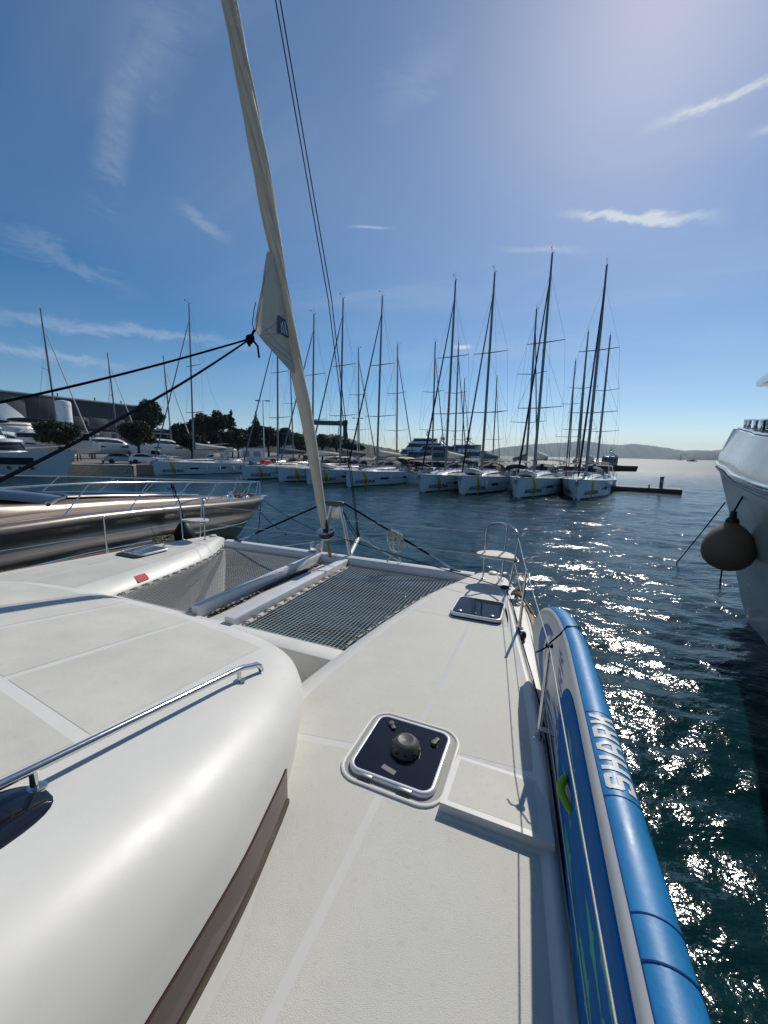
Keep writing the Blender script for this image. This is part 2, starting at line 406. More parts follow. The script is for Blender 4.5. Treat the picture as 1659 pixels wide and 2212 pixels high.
def ridge(name, pts, depth, material, seed, h_noise, color_rows=7):
    """a real hill: ridge line given as (x, y, height); slopes both ways"""
    rng = random.Random(seed); m = MB(); rings = []
    fine = []
    for (a, b) in zip(pts, pts[1:]):
        k = 14
        for i in range(k):
            t = i / k; fine.append(tuple(lerp(a[q], b[q], t) for q in range(3)))
    fine.append(pts[-1])
    for idx, (x, y, h) in enumerate(fine):
        d = Vector((x, y, 0)).normalized(); ring = []
        for j in range(-color_rows, color_rows + 1):
            t = j / color_rows; q = Vector((x, y, 0)) + d * depth * t
            z = h * (math.cos(t * math.pi / 2) ** 1.2) if abs(t) < 1 else -6
            z += h_noise * (rng.random() - .35) * (1 - abs(t)) + (h * .10 * math.sin(idx * .5 + j * 1.3)) * (1 - abs(t)) * abs(t) * 2
            ring.append((q.x, q.y, z if abs(t) < 1 else -6))
        rings.append(ring)
    m.loft(rings, closed=False)
    return structure(m.build(name, material, None, 180))
def dirpt(x, y_px, dist, base=None):
    """direction of photo column x; height so the ridge subtends the right angle at that distance"""
    k = (x - 829.5) / 842.0; Y = dist; X = k * dist
    hz = 979 + .0201 * (x - 829.5)
    return (X, Y, 3.5 + max(0, hz - y_px) / 838.0 * dist)
scrub = mat('hill_scrub', (.018, .030, .020), .95, var=.5, vscale=.02)
ridge('hills', [dirpt(x, y, 4300) for x, y in ((980, 985), (1051, 976), (1076, 968), (1101, 965), (1138, 961), (1152, 960), (1211, 957), (1258, 953), (1301, 960), (1338, 962), (1360, 959), (1400, 963), (1437, 968), (1474, 974), (1499, 973), (1531, 974), (1600, 968), (1700, 966), (1800, 972))], 650, scrub, 5, 5)
ridge('headland', [dirpt(x, y, 2500) for x, y in ((1405, 991), (1440, 984), (1462, 980), (1500, 978), (1536, 977), (1600, 976), (1700, 970), (1850, 978))], 260, mat('pine_headland', (.014, .022, .012), .95, var=.5, vscale=.03), 6, 5)
ridge('hill', [dirpt(x, y, 620) for x, y in ((520, 972), (600, 955), (660, 944), (690, 941), (715, 940), (740, 945), (767, 955), (800, 964), (860, 974))], 110, mat('pine_hill', (.018, .028, .012), .95, var=.5, vscale=.1), 8, 4)
# ================================================================== the catamaran underfoot
cat = boat_thing('sailing_catamaran', 'white sailing catamaran in the foreground, seen from its own side deck', 'catamaran', VC, 2.0, 0)
DZ = 1.75
IN = [(-4, -1.50), (1.5, -1.53), (2.2, -1.53), (2.7, -1.49), (3.5, -1.39), (4.13, -1.28), (4.7, -1.14), (5.23, -.957), (5.6, -.82), (5.82, -.70), (5.93, -.62)]
OUT = [(-4, .46), (0, .42), (.5, .38), (1.1, .33), (1.7, .27), (2.3, .215), (3.5, .10), (4.3, .01), (4.85, -.12), (5.3, -.275), (5.6, -.39), (5.82, -.49), (5.93, -.56)]
RID = [(-4, .34), (0, .30), (.5, .265), (1.1, .21), (1.7, .155), (2.33, .10), (2.8, .035), (3.575, -.11), (4.3, -.23), (5.0, -.375), (5.4, -.47), (5.93, -.59)]
vin = lambda u: sinterp(u, IN); vout = lambda u: sinterp(u, OUT); vrid = lambda u: sinterp(u, RID)
mirror = lambda v, port: (2 * VC - v) if port else v
USEC = [-4, -3, -2, -1, -.5, 0, .4, .8, 1.2, 1.6, 2, 2.4, 2.8, 3.2, 3.6, 4, 4.3, 4.6, 4.9, 5.1, 5.3, 5.45, 5.6, 5.7, 5.8, 5.87, 5.93]
def hull_mesh(port):
    m = MB(); rings = []
    for u in USEC:
        a, b, r = vin(u), vout(u), vrid(u); k = max(0, min(1, (5.93 - u) / .9)); w = .20 * k + .004
        wid = b - a; r = min(r, b - .03 * k)
        pr = [(a + .18 * min(1, wid), -.5), (a + .06, .6), (a - .02 * k, 1.2), (a - w, 1.50), (a - w, 1.575), (a - w * .93, 1.60), (a - w * .62, 1.655), (a - w * .25, 1.715), (a + .02 * k, 1.745), (a + .06 * k, DZ),
              (r - .05 * k, DZ), (r - .03 * k, DZ + .012), (r - .005 * k, DZ + .014), (r + .012 * k, DZ + .004), (r + .03 * k, DZ - .022), (b - .03 * k, DZ - .03), (b - .008 * k, DZ - .04), (b, DZ - .07), (b - .01, 1.3), (b - .07 * min(1, wid), .6), (b - .2 * min(1, wid), -.5)]
        drop = .10 * max(0, (u - 5.55) / .38) ** 2
        pr = [(v, z - (drop if z > .9 else 0)) for v, z in pr]
        rings.append([(mirror(v, port), u if z > 0 else min(u, 5.75), z) for v, z in pr])
    # rounded stem
    m.loft(rings, closed=False, cap0=False)
    m.add(rings[-1], [tuple(range(len(rings[-1])))])
    return m
for port in (0, 1):
    hull_mesh(port).build('hull', gel, cat, 42)
# hull underside (waterline boot band) is dark antifouling, seen only from the side
# ---- moulded non-skid panels
def panel(poly, z0=DZ, port=0, h=.0007, parent=cat, zf=None, name='nonskid_panel'):
    p = [(mirror(v, port), u) for v, u in poly]
    z1 = (lambda x, y: zf(x, y) + h) if zf else z0 + h
    z_0 = (lambda x, y: zf(x, y) - .004) if zf else z0 - .004
    return MB().prism(p, z_0, z1).build(name, nonskid, parent, 30)
def along(f, u0, u1, d, n=14): return [(f(lerp(u0, u1, i / n)) + d, lerp(u0, u1, i / n)) for i in range(n + 1)]
cab_base = [(-4, -.79), (-1, -.80), (0, -.825), (.4, -.852), (.64, -.872), (.83, -.90), (1.0, -.945), (1.12, -.99), (1.25, -1.08), (1.45, -1.22), (1.6, -1.36)]
cabv = lambda u: sinterp(u, cab_base)
RIM = rrect(-.885 - .056, -.395 + .056, 1.645 - .056, 2.135 + .056, .131, 8)
def rim(q):
    sel = [p for p in RIM if q(*p)]; c = (-.64, 1.89)
    return sorted(sel, key=lambda p: math.atan2(p[1] - c[1], p[0] - c[0]) % (2 * math.pi))
for port in (0, 1):
    panel([(-.672, -3.9), (-.672, 1.587)] + rim(lambda v, u: v < -.672 and u < 1.79)[::-1] + [(-.943, 1.79), (-1.50, 1.695)] + along(lambda u: max(cabv(u), -1.6), 1.62, -3.9, .045), port=port)
    panel([(-.632, 1.585), (-.632, -3.9)] + along(vrid, -3.9, 1.595, -.06, 10) + [(-.36, 1.595), (-.42, 1.585)], port=port)
    panel([(-.638, 2.193), (-.625, 3.845)] + along(vin, 3.845, 2.3, .085) + [(-1.445, 1.755), (-.943, 1.845)] + rim(lambda v, u: v < -.655 and u > 1.90)[::-1], port=port)
    panel([(-.60, 2.193)] + rim(lambda v, u: v > -.60 and u > 2.03)[::-1] + [(-.336, 2.03)] + along(vrid, 2.06, 3.87, -.065) + [(-.589, 3.845)], port=port)
    panel([(-.85, 3.90)] + [(-.85, 4.50), (-.28, 4.52), (-.27, 3.93)] + along(vrid, 3.93, 5.05, -.07) + [(-.72, 5.2)] + along(vin, 5.08, 3.885, .07), port=port)
    panel(along(vrid, 5.16, 5.6, -.05, 6) + along(vin, 5.62, 5.25, .06, 6), port=port, zf=lambda x, y: DZ - .10 * max(0, (y - 5.55) / .38) ** 2)
# raised step in the side deck beside the hatch
def wedge_z(x, y): return DZ + .052 * (2.01 - y) / .39
for port in (0, 1):
    m = MB(); edge = along(vrid, 1.62, 2.01, .0, 5)
    m.prism([(mirror(v, port), u) for v, u in [(-.352, 1.62)] + edge + [(-.352, 2.01)]], DZ - .02, wedge_z).build('deck_step', gelmat, cat, 25)
    panel([(-.322, 1.655)] + along(vrid, 1.655, 1.985, -.06, 5) + [(-.322, 1.985)], zf=wedge_z, port=port)

# ---- bridge deck: well in front of the cabin, beam carrying the nets
wellm = gelmat
MB().box((VC, 2.93, 1.44), (3.62, .21, .32), ch=.02).build('bridge_beam', gel, cat)
MB().box((VC, 1.9, 1.20), (3.7, 2.3, .06), ch=.01).build('well_floor', gelmat, cat)
MB().box((VC, -1.0, 1.0), (4.0, 6.0, .5)).build('bridge_deck', gelmat, cat)

# ---- coachroof: outline in plan, swept up to the crown
CO = [(-.80, -4.0), (-.80, -2.5), (-.81, -1.2), (-.825, -.4), (-.85, .25), (-.885, .6), (-.93, .9), (-.985, 1.12), (-1.055, 1.36), (-1.15, 1.60), (-1.28, 1.83), (-1.44, 2.02), (-1.64, 2.17), (-1.9, 2.265), (-2.25, 2.32), (-2.75, 2.345), (VC, 2.35)]
def smooth_poly(pts, k=4):
    out = []; n = len(pts)
    for i in range(n - 1):
        p0, p1, p2, p3 = (pts[max(i - 1, 0)], pts[i], pts[i + 1], pts[min(i + 2, n - 1)])
        for j in range(k):
            t = j / k
            out.append(tuple(.5 * ((2 * p1[q]) + (-p0[q] + p2[q]) * t + (2*p0[q] - 5*p1[q] + 4*p2[q] - p3[q]) * t*t + (-p0[q] + 3*p1[q] - 3*p2[q] + p3[q]) * t**3) for q in (0, 1)))
    out.append(pts[-1]); return out
CO_S = smooth_poly(CO); CO_F = CO_S + [(2 * VC - v, u) for v, u in CO_S[-2::-1]]
LIP = 1.955
def ztop(v, u):
    uu = max(u, -.6)
    return 2.095 + .158 * (2.0 - uu) + .035 * (1 - ((v - VC) / 2.4) ** 2)
def outline_dist(v, u):
    best = 9
    for (a, b), (c, d) in zip(CO_F, CO_F[1:]):
        ex, ey = c - a, d - b; L2 = ex * ex + ey * ey
        t = max(0, min(1, ((v - a) * ex + (u - b) * ey) / L2)) if L2 else 0
        best = min(best, math.hypot(v - a - t * ex, u - b - t * ey))
    return best
def zroof(v, u, d=None):
    d = outline_dist(v, u) if d is None else d
    fr = max(0, min(1, (u - 1.2) / .9)); w = lerp(.40, .30, fr)
    t = min(d / w, 1)
    return LIP + (ztop(v, u) - LIP) * math.sqrt(max(0, 1 - (1 - t) ** 2.3))
def build_roof():
    m = MB(); rings = []
    svals = [0, .008, .02, .04, .065, .095, .13, .17, .22, .28, .36, .46, .6, .8, 1.0]
    for v, u in CO_F:
        su = min(u, 1.2); ring = [(v + (VC - v) * .05, u - (.06 if u > 1.5 else 0), LIP - .012), (v + (VC - v) * .01, u, LIP - .012)]
        for s_ in svals:
            pv, pu = lerp(v, VC, s_), lerp(u, su, s_)
            ring.append((pv, pu, zroof(pv, pu)))
        rings.append(ring)
    m.loft(rings, closed=False)
    return m.build('coachroof', gel, cat, 50)
roof = build_roof()
# front and side wall below the lip, and the tinted window band along it
m = MB(); inn = [(v + (VC - v) * .012, u - .02) for v, u in CO_F]
m.loft([[(v, u, 1.10 if u > 1.3 else DZ - .02) for v, u in inn], [(v, u, LIP + .01) for v, u in inn]], closed=False).build('cabin_wall', gel, cat)
def band(lo, hi, off, i0, i1, port):
    pts = [p for p in CO_S if i0 <= p[1] <= i1 and p[0] > -1.2]
    m = MB(); a = [(mirror(v + off, port), u + off * .35) for v, u in pts]; b = [(mirror(v - .02, port), u - .01) for v, u in pts]
    m.loft([[(v, u, lo) for v, u in a], [(v, u, hi) for v, u in a], [(v, u, hi) for v, u in b], [(v, u, lo) for v, u in b]], closed=False, cap0=False)
    return m
for port in (0, 1):
    wn = band(DZ + .022, LIP - .014, .004, -4, 1.36, port).build('cabin_window', tint, cat)
    band(DZ - .01, DZ + .026, .012, -4, 1.38, port).build('window_seal', mat('window_seal', (.07, .05, .028), .5, var=.2, vscale=6), wn)
# roof non-skid: conforming grid panels
def conform(vs, us, keep, h=.003, name='nonskid_panel', mt=nonskid, parent=roof):
    idx = {}; m = MB()
    for i, v in enumerate(vs):
        for j, u in enumerate(us):
            idx[(i, j)] = len(m.v); m.v.append((v, u, zroof(v, u) + h))
    for i in range(len(vs) - 1):
        for j in range(len(us) - 1):
            cv, cu = (vs[i] + vs[i + 1]) / 2, (us[j] + us[j + 1]) / 2
            if keep(cv, cu): m.f.append((idx[(i, j)], idx[(i + 1, j)], idx[(i + 1, j + 1)], idx[(i, j + 1)]))
    used = sorted({k for f in m.f for k in f}); rm = {k: i for i, k in enumerate(used)}
    m.v = [m.v[k] for k in used]; m.f = [tuple(rm[k] for k in f) for f in m.f]
    return m.build(name, mt, parent, 60)
def warp_panel(corners, nv, nu, h=.0012, mt=nonskid, name='nonskid_panel'):
    m = MB(); g = []
    for i in range(nv + 1):
        row = []
        for j in range(nu + 1):
            a, b = i / nv, j / nu
            v = lerp(lerp(corners[0][0], corners[1][0], a), lerp(corners[3][0], corners[2][0], a), b)
            u = lerp(lerp(corners[0][1], corners[1][1], a), lerp(corners[3][1], corners[2][1], a), b)
            row.append((v, u, zroof(v, u) + h))
        g.append(row)
    m.loft(g, closed=False); return m.build(name, mt, roof, 60)
warp_panel([(-2.44, .93), (-1.655, .86), (-1.735, 1.99), (-2.50, 2.10)], 10, 12)
warp_panel([(-3.30, .98), (-2.49, .935), (-2.55, 2.105), (-3.30, 2.13)], 10, 12)
warp_panel([(-4.95, .9), (-3.36, .98), (-3.36, 2.13), (-4.85, 2.02)], 14, 12)
warp_panel([(-2.38, -1.5), (-1.655, -1.5), (-1.65, .80), (-2.44, .87)], 8, 20)
warp_panel([(-5.0, -1.5), (-2.45, -1.5), (-2.49, .875), (-4.95, .83)], 20, 20)
# dark side window let into the roof beside the handrail foot
def oval_patch(cv, cu, av, au, tilt, h, mt, name, parent):
    m = MB(); rings = []
    for k in (0.0, .35, .7, .93, 1.0):
        ring = []
        for j in range(40):
            a = 2 * math.pi * j / 40; c, s_ = math.cos(a), math.sin(a)
            ex, ey = abs(c) ** .7 * math.copysign(1, c) * av * k, abs(s_) ** .7 * math.copysign(1, s_) * au * k
            v, u = cv + ex * math.cos(tilt) - ey * math.sin(tilt), cu + ex * math.sin(tilt) + ey * math.cos(tilt)
            ring.append((v, u, zroof(v, u) + (h if k < 1 else -.003)))
        rings.append(ring)
    m.loft(rings); return m.build(name, mt, parent, 50)
for port in (0, 1):
    oval_patch(mirror(-1.475, port), .235, .155, .39, R(-2), .007, acrylic, 'roof_window', roof)
# handrails
for port in (0, 1):
    hr = [(-1.50, u, zroof(-1.5, u) + .075) for u in np.linspace(-1.9, 1.5, 40)]
    hr = [(mirror(v, port), u, z) for v, u, z in hr]
    e = zroof(-1.49, 1.70)
    hr += [(mirror(v, port), u, z) for v, u, z in ((-1.495, 1.56, zroof(-1.5, 1.56) + .075), (-1.493, 1.625, e + .078), (-1.49, 1.665, e + .066), (-1.488, 1.69, e + .042), (-1.487, 1.70, e + .012))]
    rail = MB().tube(hr, .0155, 28).build('handrail', steel, cat, 180)
    for u in (1.53, .60, -.6, -1.8):
        z = zroof(-1.497, u); x = mirror(-1.497, port)
        MB().rod((x, u, z), (x, u, z + .07), .0115, 12).build('foot', steel, rail, 60)
        MB().lathe([(.0, .010), (.020, .009), (.033, .004), (.034, 0)], (x, u, z + .001), 18).build('foot_plate', steel, rail, 50)

# ---- hatches
def hatch(v0, v1, u0, u1, zf, kind):
    h = MB(); c = ((v0 + v1) / 2, (u0 + u1) / 2)
    def ring(d, z): return [(x, y, zf + z) for x, y in rrect(v0 - d, v1 + d, u0 - d, u1 + d, .075 + d, 6)]
    root = h.loft([ring(0, 0), ring(0, .018), ring(-.005, .026), ring(-.014, .029), ring(-.022, .027), ring(-.025, .022), ring(-.028, .0)]).build('hatch', mat('hatch_frame', (.70, .71, .72), .28, .25, var=.04, vscale=10), cat, 40)
    l = MB(); l.prism(rrect(v0 + .024, v1 - .024, u0 + .024, u1 - .024, .055, 6), zf + .004, zf + .0235); l.build('pane', acrylic, root, 30)
    if kind == 'aft':
        rim = MB(); rim.loft([ring(.050, -.004), ring(.048, .006), ring(.040, .010), ring(.030, .006), ring(.026, -.004)]).build('deck_rim', gelmat, root, 50)
        g = MB(); g.loft([ring(.027, .0025), ring(-.005, .0025)]).build('rim_gutter', mat('gutter', (.30, .29, .26), .6), root)
        vent = MB(); cx, cy = c[0] + .015, c[1] + .01
        vent.lathe([(.088, .0), (.088, .010), (.083, .022), (.072, .045), (.060, .058), (.045, .064), (.030, .060), (.0, .056)], (cx, cy, zf + .0235), 36)
        vo = vent.build('mushroom_vent', darkgrey, root, 35)
        sl = MB().box((0, 0, 0), (.020, .004, .016), ch=.002).build('vent_slot', black, vo, raw=True)
        for k in range(10):
            a = 2 * math.pi * k / 10; M = (cx + .0815 * math.cos(a), cy + .0815 * math.sin(a), zf + .0235 + .026)
            M = tuple(Vector(M) - OFF[cat.name])
            if k == 0: sl.location = M; sl.rotation_euler = (0, 0, a + math.pi / 2)
            else: share(sl, vo, M, (0, 0, a + math.pi / 2))
        for dx, dy, a in ((-.135, .165, R(-50)), (.155, .115, R(75))):
            k = MB(); k.lathe([(.020, 0), (.020, .012), (.016, .018), (.0, .019)], (c[0] + dx, c[1] + dy, zf + .0235), 18)
            k.box((c[0] + dx + .024 * math.cos(a), c[1] + dy + .024 * math.sin(a), zf + .031), (.05, .026, .013), a, ch=.004)
            k.build('hatch_handle', darkgrey, root, 40)
        MB().box((c[0] - .02, c[1] - .165, zf + .0245), (.085, .030, .002), R(-14)).build('maker_plate', mat('maker_plate', (.16, .15, .15), .5), root)
        for dx in (-.12, .10):
            MB().box((c[0] + dx, u0 - .004, zf + .022), (.075, .012, .012), 0, ch=.002).build('hinge', alu, root)
    else:
        for dx, dy in ((-.17, -.19), (.17, -.19), (.0, -.20)):
            MB().lathe([(.024 if dx else .012, 0), (.024 if dx else .012, .008), (.015 if dx else .006, .013), (.0, .014)], (c[0] + dx, c[1] + dy, zf + .0235), 16).build('hatch_latch', mat('latch', (.25, .25, .25), .4, .5), root)
    return root
hatch(-.885, -.395, 1.645, 2.135, DZ + .003, 'aft')
hatch(-.845, -.300, 3.90, 4.45, DZ + .022, 'fore')
hatch(mirror(-.300, 1), mirror(-.845, 1), 3.98, 4.50, DZ + .022, 'fore')
for port in (0, 1):   # slab coloured black as the shadowed gap under the fore hatch frames
    MB().prism([(mirror(v, port), u) for v, u in rrect(-.842, -.303, 3.903, 4.447, .075)], DZ, DZ + .024).build('hatch_gap_shade', black, cat)

# ---- crossbeam, longeron, nets
cb = MB(); prof = [(-.075, -.11), (.075, -.11), (.092, -.06), (.092, .05), (.07, .088), (.03, .10), (-.03, .10), (-.07, .088), (-.092, .05), (-.092, -.06)]
cb.loft([[(v, 5.74 + a, 1.60 + b) for a, b in prof] for v in (-5.78, -4.5, VC, -2.1, -.88)], cap0=True, cap1=True)
cbo = cb.build('crossbeam', alupaint, cat, 35)
for s_ in (-1, 1):
    MB().box((VC + s_ * 1.2, 5.638, 1.575), (2.05, .022, .035), ch=.004).build('net_track', alu, cbo)
MB().box((VC - .03, 4.33, 1.535), (.62, 2.68, .03), ch=.006).build('longeron_plate', gelmat, cat)
MB().box((-3.065, 4.35, 1.605), (.15, 2.66, .12), ch=.018).build('longeron_box', alupaint, cat, 40)
MB().box((-3.60, 4.35, 1.62), (.11, 2.62, .16), ch=.018).build('longeron_box', alupaint, cat, 40)
MB().box((-2.95, 4.3, 1.566), (.07, 2.55, .02), ch=.004).build('lacing_batten', gel, cat)
MB().box((-3.69, 4.3, 1.566), (.06, 2.55, .02), ch=.004).build('lacing_batten', gel, cat)
def net(port):
    U0, U1 = 3.06, 5.60
    edge_in = lambda u: -2.90; edge_out = lambda u: vin(u) - .20 * max(0, min(1, (5.93 - u) / .9)) - .05
    f = lambda a, u: mirror(lerp(edge_in(u), edge_out(u), a), port)
    sag = lambda a, u: 1.575 - .035 * math.sin(a * math.pi) * math.sin((u - U0) / (U1 - U0) * math.pi)
    m = MB(); rng = random.Random(2 + port)
    nu = 53; na = 38
    for i in range(nu + 1):
        u = lerp(U0, U1, i / nu); w = rng.uniform(-.004, .004)
        m.tube([(f(a, u), u + w * math.sin(a * 9), sag(a, u)) for a in [k / 8 for k in range(9)]], .0032, 4, caps=False)
    # fore and aft cords keep an even spacing; the outer ones end on the hull
    sp = .048; kmax = int((edge_out(U0 + .0) * -1))
    width = max(edge_out(u) - edge_in(u) for u in (U0, 4.0, U1))
    k = 1
    while edge_in(0) + k * sp < edge_in(0) + width:
        v = edge_in(0) + k * sp
        us = [lerp(U0, U1, j / 26) for j in range(27)]; us = [u for u in us if edge_out(u) > v]
        if len(us) > 1:
            m.tube([(mirror(v, port), u, sag((v - edge_in(u)) / (edge_out(u) - edge_in(u)), u) + .002) for u in us], .0032, 4, caps=False)
        k += 1
    root = MB()
    per = [(f(0, u), u, 1.578) for u in np.linspace(U0, U1, 30)] + [(f(a, U1), U1 + .004 * math.sin(a * 60), 1.578) for a in np.linspace(.03, 1, 40)] + [(f(1, u), u, 1.578) for u in np.linspace(U1, U0, 40)[1:]] + [(f(a, U0), U0, 1.578) for a in np.linspace(1, 0, 30)[1:-1]]
    per = [(x, y, z + rng.uniform(-.003, .003)) for x, y, z in per]
    root.tube(per, .008, 6, closed=True)
    ro = root.build('net_border', netcord, cat, 60)
    no = m.build('net_mesh', netcord, ro, 0); no['kind'] = 'stuff'
    # lacing loops
    lm = MB(); lm.tube([(-.05, -.02, 0), (-.01, -.03, .012), (.03, -.012, .006), (.035, .012, .006), (-.005, .03, .014), (-.05, .02, 0), (-.07, .0, .004)], .006, 5, closed=True)
    hk = MB(); hk.box((0, 0, 0), (.028, .035, .016), ch=.004)
    a = lm.build('lacing_loop', rope_tan, ro, 60, raw=True); b = hk.build('lacing_hook', steel, ro, 40, raw=True)
    first = True; O = OFF[cat.name]
    for side in (0, 1):
        for i in range(14):
            u = lerp(U0 + .06, U1 - .1, i / 13)
            v = (edge_in(u) - .005) if side == 0 else (edge_out(u) + .012)
            loc = Vector((mirror(v, port), u, 1.584)) - O; rz = rng.uniform(-.3, .3) + (math.pi if (side == 1) ^ port else 0)
            hl = Vector((mirror(v + (-.035 if side == 0 else .03), port), u, 1.584)) - O
            if first: a.location = loc; a.rotation_euler = (0, 0, rz); b.location = hl; first = False
            else: share(a, ro, loc, (0, 0, rz)); share(b, ro, hl)
for port in (0, 1): net(port)

# ---- striker frame, wires, forestay and furled sail
TACK = Vector((VC, 5.62, 1.70)); HEAD = Vector((VC, .86, 17.0))
stay = lambda z: TACK + (HEAD - TACK) * ((z - TACK.z) / (HEAD.z - TACK.z))
fr = MB()
for s_ in (-1, 1): fr.tube([(VC + s_ * .30, 5.78, 1.70), (VC + s_ * .085, 5.80, 2.56)], .033, 12, flat=.8)
fro = fr.build('striker_frame', alu, cat, 60)
MB().box((VC, 5.80, 2.585), (.33, .10, .085), ch=.028).build('striker_cap', darkgrey, fro, 50)
MB().box((VC, 5.80, 2.42), (.17, .012, .20), ch=.004).build('striker_plate', alu, fro)
for s_ in (-1, 1):
    a = Vector((VC + s_ * .17, 5.80, 2.60)); b = Vector((VC + s_ * 2.12, 5.73, 1.72))
    wre = MB().tube([a, a.lerp(b, .80)], .016, 8).build('striker_wire', rope_black, fro)
    MB().tube([a.lerp(b, .79), b], [.013, .017], 8).build('turnbuckle', steel, wre)
    MB().box((VC + s_ * 2.16, 5.73, 1.705), (.17, .05, .016), ch=.006).build('anchor_plate', black, wre)
# furler
dr = MB(); z0 = 1.70
Mst = (HEAD - TACK).normalized().to_track_quat('Z', 'Y').to_matrix().to_4x4()
dr.lathe([(.03, .30), (.055, .31), (.06, .36), (.10, .375), (.125, .39), (.13, .43), (.135, .47), (.14, .485), (.12, .487), (.06, .45), (.05, .52), (.052, .70), (.0, .70)], TACK, 22, Mst)
dro = dr.build('furler_drum', black, cat, 35)
MB().lathe([(.137, .482), (.146, .486), (.148, .492), (.139, .497)], TACK, 24, Mst).build('drum_ring', steel, dro, 60)
MB().lathe([(.075, .33), (.077, .36), (.072, .362)], TACK, 20, Mst).build('drum_band', alu, dro, 60)
MB().tube([TACK + Vector((0, 0, -.02)), TACK.lerp(HEAD, .021)], [.028, .024], 10).build('tack_fitting', mat('bronze_fitting', (.28, .17, .09), .4, .9), dro, 60)
sa = MB(); rings = []; nz = 260; prs = random.Random(12)
for i in range(nz + 1):
    t = i / nz; z = 2.22 + (16.2 - 2.22) * t; c = stay(z)
    rad = interp(z, [(2.2, .055), (2.5, .068), (3.3, .085), (4.2, .095), (4.8, .090), (5.6, .092), (7, .095), (9, .085), (12, .065), (16.2, .03)])
    c = c + Vector((0, -.01 * math.sin(z * 1.3), 0)) + Vector((.012 * math.sin(z * 2.1), 0, 0))
    ring = []
    for j in range(72):
        a = 2 * math.pi * j / 72
        q = max(0.0, min(1.0, (z - 4.3) / 1.1)); q = q * q * (3 - 2 * q); tw = a + z * 1.35
        big = lerp(.03, .16, q)
        rr_ = rad * (1 + big * math.sin(tw) + big * .45 * math.sin(2 * tw + .8) - lerp(.05, .42, q) * (1 - abs(math.sin(1.5 * tw + .5 * math.sin(z * 1.1) + .4))) ** 3 - lerp(.03, .28, q) * (1 - abs(math.sin(3.5 * tw + 1.0 * math.sin(z * .9)))) ** 3 - lerp(.0, .10, q) * (1 - abs(math.sin(6 * tw + 1.8 * math.sin(z * 1.7)))) ** 2)
        s0 = (tw / (2 * math.pi)) % 1.0     # wrap edge: a step where the cloth's edge lies
        rr_ *= 1 + lerp(.05, .16, q) * (s0 - .5)
        p = Vector((math.cos(a) * rr_, math.sin(a) * rr_, 0)); ring.append(c + (Mst.to_3x3() @ p))
    rings.append(ring)
sa.loft(rings, cap0=True, cap1=True)
sail = sa.build('furled_sail', sailcloth, cat, 45)
# clew flap: the free corner of cloth, stretched aft towards the sheets
top, clew, low = Vector((VC + .03, 4.10, 5.85)), Vector((VC + .02, 3.83, 4.86)), Vector((VC + .03, 4.50, 4.55))
fl = MB(); n = 18; g0, g1 = [], []
for i in range(n + 1):
    t = i / n; lead = top.lerp(low, t); tt = min(1, t / .80)
    edge = top.lerp(clew, tt) if t <= .80 else clew.lerp(low, (t - .80) / .20)
    inner = stay(lead.z) + Vector((.0, .0, 0)); row0 = []
    for k in range(13):
        q = inner.lerp(edge, k / 12); q += Vector((.022 * math.sin(k / 12 * math.pi) * math.sin(t * 5 + .6) + .006 * math.sin(k * 1.9 + t * 11), 0, 0)); row0.append(q)
    g0.append(row0); g1.append([q + Vector((.004, 0, 0)) for q in row0])
fl.loft(g0, closed=False); fl.loft(g1, closed=False)
rimA = [r[-1] for r in g0]; rimB = [r[-1] for r in g1]; fl.loft([rimA, rimB], closed=False)
flo = fl.build('clew_flap', sailcloth, sail, 180)
bd = MB(); q = lambda a, b: g0[int(a)][int(b)] if 0 else None
def flap(t, k, off=.012):
    i = min(int(t * n), n - 1); f_ = t * n - i; a = g1[i][0].lerp(g1[i][12], k); b = g1[i + 1][0].lerp(g1[i + 1][12], k)
    ki = min(int(k * 12), 11); kf = k * 12 - ki
    a = g1[i][ki].lerp(g1[i][ki + 1], kf); b = g1[i + 1][ki].lerp(g1[i + 1][ki + 1], kf)
    return a.lerp(b, f_) + Vector((off, -off * .3, 0))
bd.loft([[flap(t, k) for k in (.10, .18, .26, .34, .42)] for t in (.52, .56, .60, .64, .68)], closed=False)
bo = bd.build('sail_badge', mat('badge_blue', (.012, .035, .13), .5), sail, 0)
st = MB()
for t0, t1, k0, k1 in ((.54, .66, .17, .13), (.555, .665, .25, .21), (.58, .665, .31, .29)):
    st.loft([[flap(lerp(t0, t1, s_ / 4), lerp(k0, k1, s_ / 4) + d, .016) for d in (0, .03)] for s_ in range(5)], closed=False)
st.build('badge_stripe', mat('badge_white', (.55, .58, .62), .5), bo, 0)
seam = MB()
for k in (.05, .95):
    seam.tube([flap(t, k, .004) for t in np.linspace(.2, .97, 20)], .003, 4)
for t0, k0, t1, k1 in ((.80, .9, .45, .1), (.80, .9, .62, .08), (.80, .9, .90, .12), (.7, .8, .85, .1)):
    seam.tube([flap(lerp(t0, t1, s_), lerp(k0, k1, s_), .004) for s_ in np.linspace(0, 1, 10)], .0022, 4)
seam.build('sail_seam', mat('sail_thread', (.22, .21, .19), .8), flo)

